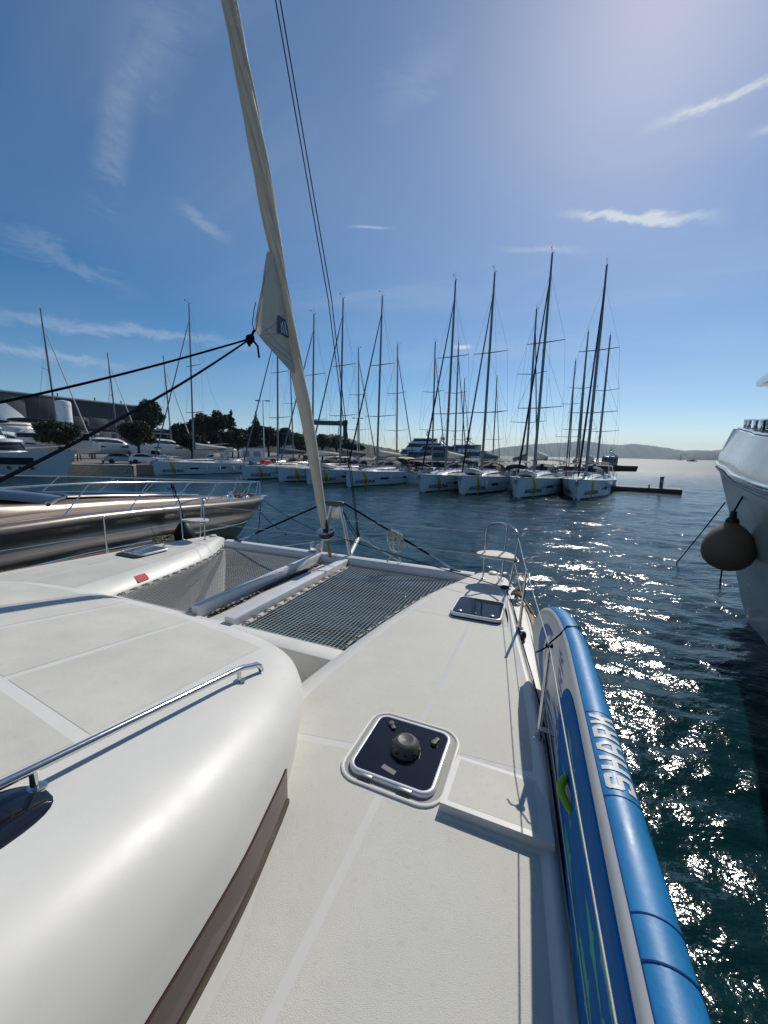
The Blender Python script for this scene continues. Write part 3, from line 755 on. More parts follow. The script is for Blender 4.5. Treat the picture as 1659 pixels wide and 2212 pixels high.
# ---- sprit pole, its lines, the spinnaker halyards
sp = MB().tube([(VC + .22, 5.88, 1.62), (VC + .02, 6.66, 1.80)], .038, 12).build('sprit_pole', alupaint, cat, 60)
MB().tube([(VC + .225, 5.86, 1.615), (VC + .20, 5.95, 1.637)], .041, 12).build('pole_end', black, sp)
PT = Vector((VC + .02, 6.66, 1.83))
MB().rod(PT, PT + Vector((-.01, -.05, .22)), .03, 8, .018).build('snap_shackle', black, sp)
for d in (-.030, .030):
    MB().tube([PT + Vector((d * .4, -.05, .22)), PT + Vector((d, -1.08, 4.0)), (VC + d, .95, 17.2)], .0075, 6).build('halyard', rope_black, cat)
MB().tube([(VC + .12, 5.82, 2.5), (VC + .12, 6.1, 2.2), PT], .009, 6).build('pole_lift', rope_blue, cat)
MB().tube([(VC + .15, 5.80, 2.45), (VC + .17, 6.0, 2.15), PT + Vector((-.03, -.05, 0))], .007, 6).build('pole_lift', rope_blue, cat)
for s_ in (-1, 1):
    MB().tube([PT, (VC + s_ * 1.3, 5.80, 1.66)], .006, 6).build('pole_guy', rope_white, cat)
for x, rz in ((VC - .42, 0),):
    bl = MB().box((x, 5.76, 1.72), (.14, .14, .016), .2); bl.box((x - .05, 5.77, 1.79), (.014, .16, .14), .2); bl.box((x + .07, 5.77, 1.77), (.014, .16, .10), .2); bl.build('bow_roller', alu, cat)

# ---- pulpits with their seats, stanchions, lifelines
def pulpit(port):
    X = lambda v: mirror(v, port); k = []
    A, Bq, C = (-.70, 5.36), (-.46, 5.46), (-.33, 5.18)
    h = .78
    m = MB()
    path = [(X(A[0]), A[1], DZ), (X(A[0] + .005), A[1] + .01, DZ + h - .10), (X(A[0] + .02), A[1] + .03, DZ + h - .03), (X(A[0] + .07), A[1] + .08, DZ + h),
            (X(-.50), 5.60, DZ + h - .01), (X(-.42), 5.58, DZ + h - .02), (X(-.32), 5.42, DZ + h - .05), (X(-.255), 5.24, DZ + h - .10), (X(-.26), 5.215, DZ + h - .16), (X(C[0]), C[1], DZ)]
    m.tube(path, .0135, 10); ro = m.build('pulpit', steel, cat, 60)
    MB().tube([(X(Bq[0]), Bq[1], DZ - .01), (X(-.44), 5.575, DZ + h - .015)], .0135, 10).build('pulpit_leg', steel, ro, 60)
    poly = [(-.80, 5.30), (-.77, 5.40), (-.66, 5.50), (-.52, 5.53), (-.40, 5.50), (-.30, 5.38), (-.262, 5.24), (-.29, 5.19), (-.45, 5.18), (-.66, 5.20), (-.77, 5.24)]
    poly = [(X(a), b) for a, b in smooth_poly(poly + [poly[0]], 3)[:-1]]
    se = MB().prism(poly, DZ + .355, DZ + .385).build('seat', mat('seat_board', (.60, .56, .50), .55, var=.15, vscale=12), ro, 30)
    MB().tube([(p[0], p[1], DZ + .352) for p in poly], .012, 6, closed=True).build('seat_frame', steel, se, 60)
    for a, b in (A, Bq, C):
        MB().lathe([(.0, .012), (.02, .011), (.034, .004), (.035, 0)], (X(a), b, DZ + .001 if b < 5.4 else DZ - .0), 16).build('leg_base', steel, ro, 50)
    MB().lathe([(.0, .045), (.045, .044), (.062, .035), (.066, 0)], (X(-.60), 5.66, DZ - .012), 24).build('deck_filler', gel, cat, 35)
    return ro
for port in (0, 1): pulpit(port)
ST = [(-.125, 3.91), (.085, 2.33), (.245, .55), (.31, -1.1)]
TOPS = [(-.10, 3.92, DZ + .60), (.10, 2.38, DZ + .60), (.225, .60, DZ + .60), (.29, -1.05, DZ + .60)]
for port in (0, 1):
    X = lambda v: mirror(v, port)
    for (v, u), t in zip(ST, TOPS):
        so = MB().tube([(X(v), u, DZ + .01), (X(t[0]), t[1], t[2])], [.0145, .012], 12).build('stanchion', steel, cat, 60)
        MB().lathe([(.0, .07), (.019, .07), (.021, .015), (.038, .008), (.042, 0)], (X(v), u, DZ + .002), 16).build('stanchion_base', steel, so, 45)
        MB().sphere((X(t[0]), t[1], t[2] + .004), .015, 10, 6).build('stanchion_cap', steel, so, 60)
        if u > 2.0 and u < 3: MB().rod((X(v + .004), u, DZ + .085), (X(v + .12), u - .01, DZ + .06), .014, 10).build('brace', steel, so, 60)
    up = [(X(-.265), 5.22, DZ + .66)] + [(X(a), b, c) for a, b, c in TOPS] + [(X(.33), -3, DZ + .6)]
    lowl = [(X(-.29), 5.20, DZ + .33)] + [(X(lerp(v, t[0], .5)), lerp(u, t[1], .5), DZ + .31) for (v, u), t in zip(ST, TOPS)] + [(X(.32), -3, DZ + .31)]
    lm = mat('lifeline_wire', (.42, .42, .41), .55, .2, bump=.001, bscale=300)
    MB().tube(up, .0032, 8).build('lifeline', lm, cat, 60)
    MB().tube(lowl, .0030, 8).build('lifeline', lm, cat, 60)
    # toe track and teak rubbing strake outboard of it
    MB().tube([(X(vrid(u) + .028), u, DZ - .004) for u in np.linspace(5.0, -3, 40)], .009, 6, flat=.7).build('toe_track', alu, cat)
    tk = MB(); rg = []
    for u in np.linspace(4.62, -3, 36):
        b = vout(u); rg.append([(X(b - .055), u, DZ - .04), (X(b - .05), u, DZ - .008), (X(b - .012), u, DZ - .004), (X(b + .006), u, DZ - .02), (X(b + .006), u, DZ - .05)])
    tk.loft(rg, cap0=True, cap1=True); tk.build('teak_strake', teak, cat, 35)
    c = MB(); cv, cu = -.205, 4.80
    c.tube([(X(cv + .02), cu + .14, DZ + .04), (X(cv + .01), cu + .07, DZ + .058), (X(cv - .01), cu - .07, DZ + .058), (X(cv - .02), cu - .14, DZ + .04)], [.010, .016, .016, .010], 10)
    for d in (-.045, .045): c.rod((X(cv), cu + d, DZ - .03), (X(cv), cu + d, DZ + .055), .014, 8)
    c.build('mooring_cleat', steel, cat, 60)
# guard lines slung between the two pulpits, past the forestay
for zz, dz in ((DZ + .66, 0), (DZ + .33, 1)):
    pts = [(mirror(-.74, 1), 5.38, zz), (VC - .05, 5.95, zz - .14), (-.74, 5.38, zz)]
    MB().tube(pts, .0035, 6).build('guard_line', rope_white, cat)
# blocks and furling line along the starboard toe
bl = MB(); bl.sphere((-.375, 5.02, DZ + .03), (.060, .032, .032), 14, 8); bl.build('turning_block', black, cat, 60)
bl = MB(); bl.sphere((-.075, 3.72, DZ + .02), (.026, .04, .045), 12, 8); bl.build('turning_block', black, cat, 60)
MB().tube([(VC + .12, 5.60, 2.05), (-2.1, 5.4, 1.93), (-.40, 5.02, DZ + .035)], .006, 6).build('furling_line', rope_black, cat)
MB().tube([(-.36, 5.0, DZ + .035)] + [(vrid(u) + .03, u, DZ + .02) for u in np.linspace(4.7, -2.5, 22)], .006, 6).build('furling_line', rope_black, cat)
# small red safety label on the port hull's inner flank
lb = MB(); lb.loft([[(mirror(vin(u) - .2 * t - .004, 1), u, lerp(1.742, 1.612, t)) for u in (3.42, 3.5, 3.6)] for t in (.25, .5, .85)], closed=False)
lb.build('safety_label', mat('label_red', (.42, .008, .012), .6), cat, 0)
# ================================================================== paddleboard stood on edge outside the lifelines
BN = 3.22; BL = 3.3; BH = .385; BT = .124; BZ = 2.085     # nose station, length, half width, thickness, height of the long axis
board = boat_thing('paddleboard', 'blue and white inflatable paddleboard stood on edge along the starboard rail', 'paddleboard', .25, 1.5, BZ - BH)
vface = lambda u: .276 - .045 * u
def halfw(s_):
    """half width at s metres behind the nose"""
    a = min(1, max(0, s_ / .75)); b = min(1, max(0, (BL - s_) / .5))
    return BH * (max(0, 1 - (1 - a) ** 2.3)) ** .56 * (max(0, 1 - (1 - b) ** 2.6)) ** .55
def bpt(s_, y, n):
    """s behind the nose, y up across the face, n outboard of the face"""
    u = BN - s_; rock = .135 * max(0, 1 - s_ / 1.1) ** 2      # the nose curves up towards the deck side
    return Vector((vface(u) + n - rock, u, BZ + y))
RC = .052
SS = [0.0, .004, .012, .025, .045, .07, .10, .14, .19, .25, .33, .42, .52, .65, .8, 1.0, 1.25, 1.6, 2.0, 2.4, 2.65, 2.85, 3.0, 3.1, 3.17, 3.22, 3.26, 3.285, 3.298, BL]
# rail arc: from the inboard face edge round to the outboard face edge
def arc(s_, side, k):
    hw = max(halfw(s_), .0005); r = min(RC, hw)
    a = k * math.pi; ny = r * math.sin(a); nn = BT / 2 - BT / 2 * math.cos(a)
    return bpt(s_, side * (hw - r + ny), nn)
KA = [i / 14 for i in range(15)]
m = MB()
for side in (1, -1): m.loft([[arc(s_, side, k) for k in KA] for s_ in SS], closed=False)
rail_m = mat('board_rail_blue', (.010, .20, .47), .46, var=.22, vscale=7, bump=.0008, bscale=35)
rl = m.build('rail', rail_m, board, 60)
def face(n, inset, s0, s1, ny=10, h=0.0, hwf=None):
    rows = []
    for s_ in [x for x in SS if s0 <= x <= s1]:
        hw = max((hwf or halfw)(s_) - inset, .0004); rows.append([bpt(s_, lerp(-hw, hw, j / ny), n) for j in range(ny + 1)])
    return MB().loft(rows, closed=False)
board_white = mat('board_white', (.60, .59, .57), .45, var=.06, vscale=4)
fm = MB(); q = face(0, RC, 0, BL); fm.add(q.v, q.f); fo = fm.build('deck_face', board_white, board, 60)
q = face(BT, RC, 0, BL); MB().add(q.v, q.f).build('bottom_face', board_white, board, 60)
# white band where the rail rolls on to the deck, plus dark seam
for side in (1, -1):
    b = MB(); b.loft([[arc(s_, side, k) + Vector((-.0015, 0, .0015 * side)) for k in (0, .06, .12, .18, .235)] for s_ in SS[6:-4]], closed=False)
    b.build('rail_band', board_white, rl, 60)
sm = MB()
sm.tube([arc(s_, 1, .245) + Vector((-.001, 0, .001)) for s_ in SS[6:-4]], .0016, 4)
sm.build('rail_seam', mat('seam_blue', (.01, .05, .2), .5), rl)
for s_, w in ((.80, .0022), (1.60, .0016), (2.01, .002), (2.33, .0022), (2.42, .003)):
    MB().tube([arc(s_, 1, k) * 1.0 + Vector((0, 0, .0)) for k in np.linspace(.25, .95, 14)], w, 5).build('rail_joint', mat('seam_dark', (.008, .06, .22), .5), rl)
# deck pad: raised blue foam with a pointed front
def padw(s_):
    a = max(0, min(1, (s_ - 1.03) / .5)); return (BH - .075) * (1 - (1 - a) ** 2.2) ** .62 if a > 0 else 0
PS = [1.03, 1.033, 1.04, 1.055, 1.08, 1.11, 1.15, 1.2, 1.3, 1.4, 1.55, 1.7, 1.9, 2.2, 2.5, 2.8, 3.0]
pad_m = mat('deck_pad_blue', (.002, .12, .36), .8, spec=.15, var=.10, vscale=10, bump=.0006, bscale=300)
rows = []
for s_ in PS:
    hw = max(min(padw(s_), halfw(s_) - .07), .001); up = hw * 1.0
    rows.append([bpt(s_, y, n_) for y, n_ in [(-hw, .001), (-hw + min(.004, hw * .3), -.005)] + [(lerp(-hw + .006, up - .006, j / 8) if hw > .01 else 0, -.006) for j in range(9)] + [(up - min(.004, hw * .3), -.005), (up, .001)]])
po = MB().loft(rows, closed=False).build('deck_pad', pad_m, board, 40)
# flat prints. local print frame: s along, y across
def print_poly(poly, n, mt, name, parent, sub=6):
    """polygon in (s, y) laid on the flat face"""
    mm = MB(); pts = [bpt(a, b, n) for a, b in poly]; mm.add(pts, [tuple(range(len(pts)))]); return mm.build(name, mt, parent, 0)
fish_m = mat('print_teal', (.01, .30, .28), .7)
def fish(s0, y0, L_, fat, flip=1):
    top = [(0, 0), (.10, .35), (.22, .75), (.34, .95), (.40, 1.0), (.43, 1.75), (.49, .95), (.62, .62), (.74, .36), (.80, .52), (.82, .28), (.89, .16), (.93, .95), (1.0, 1.5)]
    bot = [(.965, .1), (1.0, -.75), (.90, -.14), (.76, -.34), (.72, -.5), (.68, -.45), (.5, -.8), (.40, -1.55), (.36, -.9), (.2, -.62), (.08, -.25)]
    return [(s0 + x * L_, y0 + flip * y * fat) for x, y in top + bot]
for s0, y0, L_, fat in ((1.57, .13, .30, .020), (1.55, -.08, .36, .026), (1.80, .10, .36, .030), (1.74, -.20, .50, .042), (2.20, -.13, .42, .034), (2.22, .03, .34, .026), (2.34, .14, .30, .022), (2.62, -.18, .36, .03)):
    print_poly(fish(s0 - .2, y0, L_, fat), -.0068, fish_m, 'shark_print', po)
# carry handle
hp = [bpt(1.50 + .19 * t, -.02 + .012 * math.sin(t * math.pi), -.006 - .034 * math.sin(t * math.pi)) for t in np.linspace(0, 1, 14)]
MB().tube(hp, [.008] + [.017] * 12 + [.008], 10, flat=.45).build('carry_handle', mat('handle_lime', (.34, .46, .02), .6, bump=.001, bscale=200), board, 60)
MB().box(bpt(1.595, -.02, -.0075), (.002, .18, .05), R(6)).build('handle_patch', black, board)
# bow graphic: crescent, claw strokes, word
logo = mat('print_blue', (.03, .13, .36), .55)
def arcband(s0, y0, r0, r1, a0, a1, k=22, sx=1.0, name='bow_graphic', th=1.0):
    o_, i_ = [], []
    for j in range(k + 1):
        t = j / k; a = R(lerp(a0, a1, t)); w = math.sin(t * math.pi) ** th
        o_.append((s0 - sx * r1 * math.cos(a), y0 + r1 * math.sin(a))); ri = lerp(r1 - .002, r0, w)
        i_.append((s0 - sx * ri * math.cos(a), y0 + ri * math.sin(a)))
    mm = MB(); mm.loft([[bpt(*p, -.0012) for p in o_], [bpt(*p, -.0012) for p in i_]], closed=False); return mm.build(name, logo, fo, 0)
arcband(.52, -.015, .14, .25, -100, 105, sx=1.25, th=.6)
arcband(.56, .0, .10, .113, -80, 70, sx=1.25)
def stroke(s0, y0, s1, y1, w, bend=0.0):
    s0 -= .28; s1 -= .28
    L0, L1 = [], []
    for j in range(9):
        t = j / 8; ww = w * math.sin(min(1, t * 1.15 + .05) * math.pi) * .5 + .0008
        c = (lerp(s0, s1, t), lerp(y0, y1, t) + bend * math.sin(t * math.pi)); L0.append(bpt(c[0], c[1] + ww, -.0012)); L1.append(bpt(c[0], c[1] - ww, -.0012))
    return MB().loft([L0, L1], closed=False).build('bow_stroke', logo, fo, 0)
stroke(.74, -.24, 1.06, -.20, .045, .03); stroke(.80, -.275, 1.22, -.25, .024, .016); stroke(.90, -.30, 1.34, -.285, .016)
stroke(1.0, -.15, 1.42, -.19, .03, .03); stroke(1.05, -.10, 1.32, -.13, .016); stroke(.70, .22, .92, .15, .018); stroke(1.12, .23, 1.22, .27, .022)
# block capitals as stroke polygons on a 4 x 6 grid, mapped with a function
GL = {'S': [[(0, 0), (3.5, 0), (4, .5), (4, 3.0), (3.5, 3.5), (1.1, 3.5), (1.1, 4.9), (2.9, 4.9), (2.9, 4.3), (4, 4.3), (4, 5.5), (3.5, 6), (.5, 6), (0, 5.5), (0, 3.0), (.5, 2.45), (2.9, 2.45), (2.9, 1.1), (1.1, 1.1), (1.1, 1.8), (0, 1.8)]],
      'H': [[(0, 0), (1.15, 0), (1.15, 2.45), (2.85, 2.45), (2.85, 0), (4, 0), (4, 6), (2.85, 6), (2.85, 3.55), (1.15, 3.55), (1.15, 6), (0, 6)]],
      'A': [[(0, 0), (1.1, 0), (1.1, 1.6), (2.9, 1.6), (2.9, 0), (4, 0), (4, 3.6), (2.9, 6), (1.1, 6), (0, 3.6)], [(1.1, 2.7), (1.1, 3.5), (1.7, 4.9), (2.3, 4.9), (2.9, 3.5), (2.9, 2.7)]],
      'R': [[(0, 0), (1.1, 0), (1.1, 2.1), (2.1, 2.1), (2.8, 0), (4.0, 0), (3.2, 2.3), (4, 2.9), (4, 5.4), (3.4, 6), (0, 6)], [(1.1, 3.2), (1.1, 4.9), (2.85, 4.9), (2.85, 3.2)]],
      'K': [[(0, 0), (1.1, 0), (1.1, 2.2), (1.7, 2.7), (2.8, 0), (4.1, 0), (2.7, 3.3), (4.1, 6), (2.8, 6), (1.6, 3.9), (1.1, 3.5), (1.1, 6), (0, 6)]]}
def word(txt, fn, mt, name, parent, adv=5.1):
    for i, ch in enumerate(txt):
        bm = bmesh.new(); edges = []
        for loop in GL[ch]:
            fine = []
            for (a, b), (c, d) in zip(loop, loop[1:] + loop[:1]):
                k = max(1, int(math.hypot(c - a, d - b) / .7))
                fine += [(lerp(a, c, t / k), lerp(b, d, t / k)) for t in range(k)]
            vs = [bm.verts.new((x, y, 0)) for x, y in fine]
            edges += [bm.edges.new((vs[k], vs[(k + 1) % len(vs)])) for k in range(len(vs))]
        bmesh.ops.triangle_fill(bm, edges=edges, use_beauty=True)
        bmesh.ops.subdivide_edges(bm, edges=[e for e in bm.edges if e.calc_length() > 1.1], cuts=1, use_grid_fill=False)
        bmesh.ops.triangulate(bm, faces=list(bm.faces)); bm.verts.index_update()
        mm = MB(); mm.add([fn(q.co.x + i * adv, q.co.y) for q in bm.verts], [[q.index for q in f.verts] for f in bm.faces]); bm.free()
        mm.build(name, mt, parent, 0)
# on the rail: letters run forward, their tops towards the outboard side... read from outboard
Lw = 5.1 * 4 + 4
def on_rail(x, y):
    s_ = 1.985 - x / Lw * .37; k = .76 - y / 6 * .44
    p = arc(s_, 1, k); c = bpt(s_, halfw(s_) - RC, BT / 2); d = (p - c).normalized(); return p + d * .0022
word('SHARK', on_rail, mat('print_white', (.68, .67, .64), .5, var=.10, vscale=30), 'rail_letter', rl)
def on_face(x, y):
    return bpt(1.12 - y / 6 * .17 - .14 * (x / Lw), -.24 + x / Lw * .50, -.0012)
word('SHARK', on_face, logo, 'deck_letter', fo)
# tie-down line over the board at the middle stanchion
tie = [W(.10, 2.38, DZ + .615) - W(0, 0, 0)]
t0 = boat_thing('tie_line', 'thin dark cord lashing the paddleboard to the stanchion top', 'cord', .10, 2.38, DZ + .6)
pp = [Vector((.10, 2.38, DZ + .615)), arc(.86, 1, .05) + Vector((-.012, .02, .006)), arc(.79, 1, .35) + Vector((0, 0, .006)), arc(.77, 1, .65) + Vector((.004, 0, .005)), arc(.77, 1, 1.0) + Vector((.008, 0, 0)), bpt(.78, .15, BT + .008)]
MB().tube(pp, .0045, 6).build('cord', rope_black, t0)
kn = MB(); kn.tube([(.10 + .018 * math.cos(a), 2.38 + .018 * math.sin(a), DZ + .60 + .006 * math.sin(a * 2.5)) for a in np.linspace(0, 14, 30)], .0045, 5); kn.tube([(.10, 2.38, DZ + .6), (.05, 2.35, DZ + .57), (.03, 2.36, DZ + .55)], .0045, 5); kn.build('knot', rope_black, t0)

# ================================================================== loose gear on the foredeck
ch = boat_thing('anchor_chain', 'dark galvanised anchor chain lying along the centre beam between the nets', 'chain', -3.48, 4.2, 1.555)
lk = MB()
lk.tube([Vector((.017 * math.sin(a) * (1 if True else 1), .030 * math.cos(a) + (.012 if math.cos(a) > 0 else -.012), 0)) for a in np.linspace(0, 2 * math.pi, 17)[:-1]], .0075, 6, closed=True)
l0 = lk.build('chain_link', mat('chain_galvanised', (.055, .055, .055), .5, .8), ch, 60, raw=True)
nl = 62; rng = random.Random(5)
for i in range(nl):
    t = i / (nl - 1); loc = Vector((-3.47 + .018 * math.sin(t * 9), lerp(3.15, 5.5, t), 1.572)) - OFF[ch.name]
    rot = (0, R(45 if i % 2 else -45) + rng.uniform(-.2, .2), rng.uniform(-.12, .12)); sc = (1.35, 1.02, 1.35)
    if i == 0: l0.location = loc; l0.rotation_euler = rot; l0.scale = sc
    else: share(l0, ch, loc, rot, sc)

sh = boat_thing('jib_sheet', 'dark rope knotted to the sail corner, its two ends leading aft to the left', 'rope', VC, 3.6, 4.75)
K = Vector((VC - .005, 3.80, 4.775))
kn = MB(); kn.tube([K + Vector((.035 * math.cos(a), .022 * math.sin(2 * a) - .01 * a / 6, .04 * math.sin(a) - .004 * a)) for a in np.linspace(0, 15, 60)], .014, 6); kn.sphere(K, (.05, .05, .05), 10, 8)
kn.tube([K, K.lerp(clew, 1.05), clew + Vector((0, .02, .02))], .017, 6); kn.tube([K + Vector((0, .03, 0)), K + Vector((.02, .10, -.06)), K + Vector((.02, .12, -.19))], .012, 6)
kn.tube([clew + Vector((.01, 0, 0)), clew + Vector((.01, -.03, .08)), clew + Vector((.0, .02, .25)), clew + Vector((.0, .05, .34))], .005, 5)
kn.build('knot', rope_black, sh, 60)
for (v, u, z), sg in (((-4.35, -.6, 3.02), .12), ((-2.05, -.25, 2.76), .10)):
    e = Vector((v, u, z)); pts = []
    for i in range(25):
        t = i / 24; p = K.lerp(e, t); p.z -= sg * math.sin(t * math.pi); pts.append(p)
    MB().tube(pts, .0105, 8).build('rope_end', rope_black, sh, 60)
# coil hung on the striker wire
co = boat_thing('coiled_rope', 'pale rope coil hung over the black striker wire at the bow', 'rope', -2.1, 5.78, 1.9)
cm = MB(); rng = random.Random(11); base = Vector((VC + .17, 5.80, 2.60)).lerp(Vector((VC + 2.12, 5.73, 1.72)), .505)
pts = []
for k in range(4):
    ox = rng.uniform(-.10, .08); dp = rng.uniform(.20, .46); wd = rng.uniform(.05, .11)
    for a in np.linspace(0, 2 * math.pi, 20)[:-1]:
        pts.append(base + Vector((ox + wd * math.sin(a) - .35 * 0, .03 * math.cos(a * 2 + k) + rng.uniform(-.006, .006), .03 - dp / 2 + dp / 2 * math.cos(a) - ox * .42)))
cm.tube(pts, .0105, 6)
for k in range(6):
    a0 = base + Vector((-.08 + .035 * k, 0, .045 - .014 * k)); cm.tube([a0 + Vector((0, .035 * math.sin(a), .035 * math.cos(a))) for a in np.linspace(0, 6.28, 10)], .0115, 6)
cm.tube([base + Vector((-.1, 0, -.40)), base + Vector((-.2, -.03, -.52)), base + Vector((-.32, -.05, -.66))], .010, 6)
cm.tube([base + Vector((.06, 0, -.36)), base + Vector((.12, -.02, -.5)), base + Vector((.17, -.04, -.70))], .010, 6)
cm.build('coil', rope_white, co, 60)
# mooring ropes on the bow cleats
for port in (0, 1):
    r = boat_thing('mooring_rope', 'thick brown mooring rope wound on the ' + ('port bow cleat across the nets' if port else 'cleat ahead of the paddleboard'), 'rope', mirror(-.2, port), 4.8, DZ, 'ropes on the bow cleats')
    mm = MB(); X = lambda v: mirror(v, port); pts = []
    for i in range(70):
        a = i * .42; t = i / 69; pts.append(Vector((X(-.205 + .055 * math.sin(a) + .012 * math.sin(a * .5)), 4.80 + .115 * math.sin(a / 2 + .4), DZ + .035 + .035 * abs(math.cos(a)) + .02 * t)))
    mm.tube(pts, .0145, 7)
    mm.tube([pts[-1], (X(-.15), 4.74, DZ + .04), (X(-.075), 4.6, DZ + .0), (X(-.02), 4.40, DZ + .01), (X(.04), 4.2, DZ - .06), (X(.075), 4.0, DZ - .4), (X(.09), 3.9, .4)], .0145, 7)
    mm.build('rope', rope_tan, r, 60)

# inflation valve and glued seam tape on the board
MB().lathe([(.034, 0), (.034, .006), (.026, .010), (.0, .010)], tuple(bpt(2.75, .22, -.004)), 20, Matrix.Rotation(R(-90), 4, 'Y')).build('valve', darkgrey, board, 40)
tp = MB(); tp.loft([[arc(s_, 1, k) + (arc(s_, 1, k) - bpt(s_, halfw(s_) - RC, BT / 2)).normalized() * .0011 for k in (.86, .90, .94, .98)] for s_ in SS[5:-4]], closed=False); tp.build('seam_tape', mat('seam_tape', (.012, .14, .36), .6, var=.1, vscale=12), rl, 60)
# ================================================================== sailboats moored bow-out along the far side
SB_Y0, SB_L = 6.7, 13.3
def sb_t(y): return max(0.0, min(1.0, (SB_Y0 - y) / SB_L))
def sb_beam(t): return 2.15 * (math.sin(min(t / .60, 1) * math.pi / 2) ** .72 if t > 0 else 0) * (1 if t < .6 else 1 - .07 * ((t - .6) / .4) ** 2)
def sb_sheer(t): return 1.66 - .34 * t + .06 * math.sin(t * math.pi) * -1
def sb_hb(y, z):
    t = sb_t(y); s_ = max(0, min(1, (z + .35) / (sb_sheer(t) + .35))); low = lerp(.42, .88, min(1, t / .4))
    return sb_beam(t) * lerp(low, 1, s_ ** .75)
def sailboat(name, label, group, loc, rotz, genoa, hood, bimini, scale=(1, 1, 1), bow_marks=True):
    ro = thing(name, label, 'sailboat', loc, rotz, group); ro.scale = scale
    ys = [6.7, 6.66, 6.55, 6.35, 6.0, 5.5, 4.8, 4.0, 3.0, 2.0, .8, -.6, -2, -3.4, -4.8, -6.0, -6.6]
    m = MB(); rings = []
    zf = [0, .12, .28, .45, .62, .8, .93, 1.0]
    for y in ys:
        t = sb_t(y); sh = sb_sheer(t); ring = []
        for sgn in (-1, 1):
            col_ = [(sgn * (sb_hb(y, lerp(-.35, sh, q)) if t > 0 else .012), y + (-.25 * (1 - q) if y > 5.9 else 0) * ((y - 5.9) / .8), lerp(-.35, sh, q)) for q in zf]
            ring += col_[::-1] if sgn < 0 else col_
        rings.append(ring)
    m.loft(rings, closed=False, cap1=True); h = m.build('hull', white_far, ro, 40)
    bs_ = MB()
    for sgn in (-1, 1): bs_.loft([[(sgn * (sb_hb(y, z) + .012 if sb_t(y) > 0 else .02), y - (.2 if y > 6.3 else .0), z) for y in ys] for z in (-.1, .10)], closed=False)
    bs_.build('boot_stripe', print_dark, h)
    d = MB(); d.loft([[(lerp(-1, 1, q) * max(sb_beam(sb_t(y)) - .03, .005), y, sb_sheer(sb_t(y)) - .015 + .06 * (1 - abs(lerp(-1, 1, q)) ** 2)) for q in (0, .2, .4, .6, .8, 1)] for y in ys], closed=False)
    d.build('deck', white_far, ro, 60)
    for sgn in (-1, 1):
        tr = MB().tube([(sgn * (sb_beam(sb_t(y)) + .005), y, sb_sheer(sb_t(y)) - .02) for y in ys[1:]], .03, 6).build('rub_rail', mat('grey_trim', (.30, .30, .31), .5), h)
    # coachroof
    c = MB(); rg = []
    for y, w, z in ((3.4, .55, .02), (3.1, .72, .10), (2.4, .92, .22), (1.4, 1.08, .33), (.2, 1.18, .40), (-1.2, 1.2, .46), (-2.4, 1.2, .50), (-2.5, 1.15, .50)):
        b = sb_sheer(sb_t(y)) + .0; rg.append([(-w - .12, y, b), (-w, y, b + z * .75), (-w * .85, y, b + z), (0, y, b + z + .06), (w * .85, y, b + z), (w, y, b + z * .75), (w + .12, y, b)])
    c.loft(rg, closed=False, cap1=True); co_ = c.build('coachroof', white_far, ro, 40)
    for sgn in (-1, 1):
        MB().loft([[(sgn * (w + .055 + .02), y, b + z * k) for y, w, z, b in ((2.6, .88, .19, 1.57), (1.4, 1.08, .33, 1.53), (.2, 1.18, .40, 1.5), (-1.6, 1.2, .47, 1.45))] for k in (.35, .72)], closed=False).build('cabin_window', glass_dark, co_)
    for y in (4.3, 1.9): MB().box((0, y, sb_sheer(sb_t(y)) + (.07 if y > 4 else .34)), (.55, .55, .04), ch=.015).build('deck_hatch', glass_dark, ro)
    # cockpit coamings, helm
    for sgn in (-1, 1): MB().box((sgn * 1.25, -4.3, 1.55), (.42, 3.4, .42), ch=.1).build('cockpit_coaming', white_far, ro, 50)
    wh = MB().tube([(.65 + .42 * math.cos(a), -5.0, 2.15 + .42 * math.sin(a)) for a in np.linspace(0, 6.28, 19)[:-1]], .02, 5, closed=True); wh.box((.65, -5.1, 1.75), (.2, .2, .8), ch=.03)
    wh.tube([(-.65 + .42 * math.cos(a), -5.0, 2.15 + .42 * math.sin(a)) for a in np.linspace(0, 6.28, 19)[:-1]], .02, 5, closed=True); wh.box((-.65, -5.1, 1.75), (.2, .2, .8), ch=.03); wh.build('helm', darkgrey, ro)
    # sprayhood and bimini
    def arch(w, z0, z1, y, n=9): return [(w * math.cos(a) * (1 if abs(math.cos(a)) < .97 else 1), y, z0 + (z1 - z0) * max(0, math.sin(a)) ** .55) for a in np.linspace(0, math.pi, n)]
    s1 = MB(); s1.loft([arch(1.05, 1.85, 2.02, -1.3), arch(1.22, 1.82, 2.55, -2.0), arch(1.3, 1.80, 2.62, -2.9)], closed=False)
    s2 = [(x, y, z - .02) for x, y, z in s1.v]; so = s1.build('sprayhood', hood, ro, 60)
    MB().loft([[(x * .86, y - .0, z) for x, y, z in arch(1.02, 1.95, 2.12, -1.42, 7)], [(x * .9, y, z) for x, y, z in arch(1.18, 1.9, 2.42, -1.80, 7)]], closed=False).build('sprayhood_window', glass_dark, so)
    if bimini:
        b1 = MB(); b1.loft([arch(1.45, 2.75, 2.92, -3.2), arch(1.6, 2.85, 3.06, -3.9), arch(1.62, 2.85, 3.08, -4.9), arch(1.5, 2.75, 2.95, -5.7)], closed=False); bo_ = b1.build('bimini', bimini, ro, 60)
        bf_ = MB()
        for y0, y1 in ((-3.3, -4.3), (-4.9, -4.5), (-5.6, -4.6)):
            for sgn in (-1, 1): bf_.rod((sgn * 1.5, y0, 2.85), (sgn * 1.75, y1, 1.45), .018, 5)
        bf_.build('bimini_frame', steel, bo_)
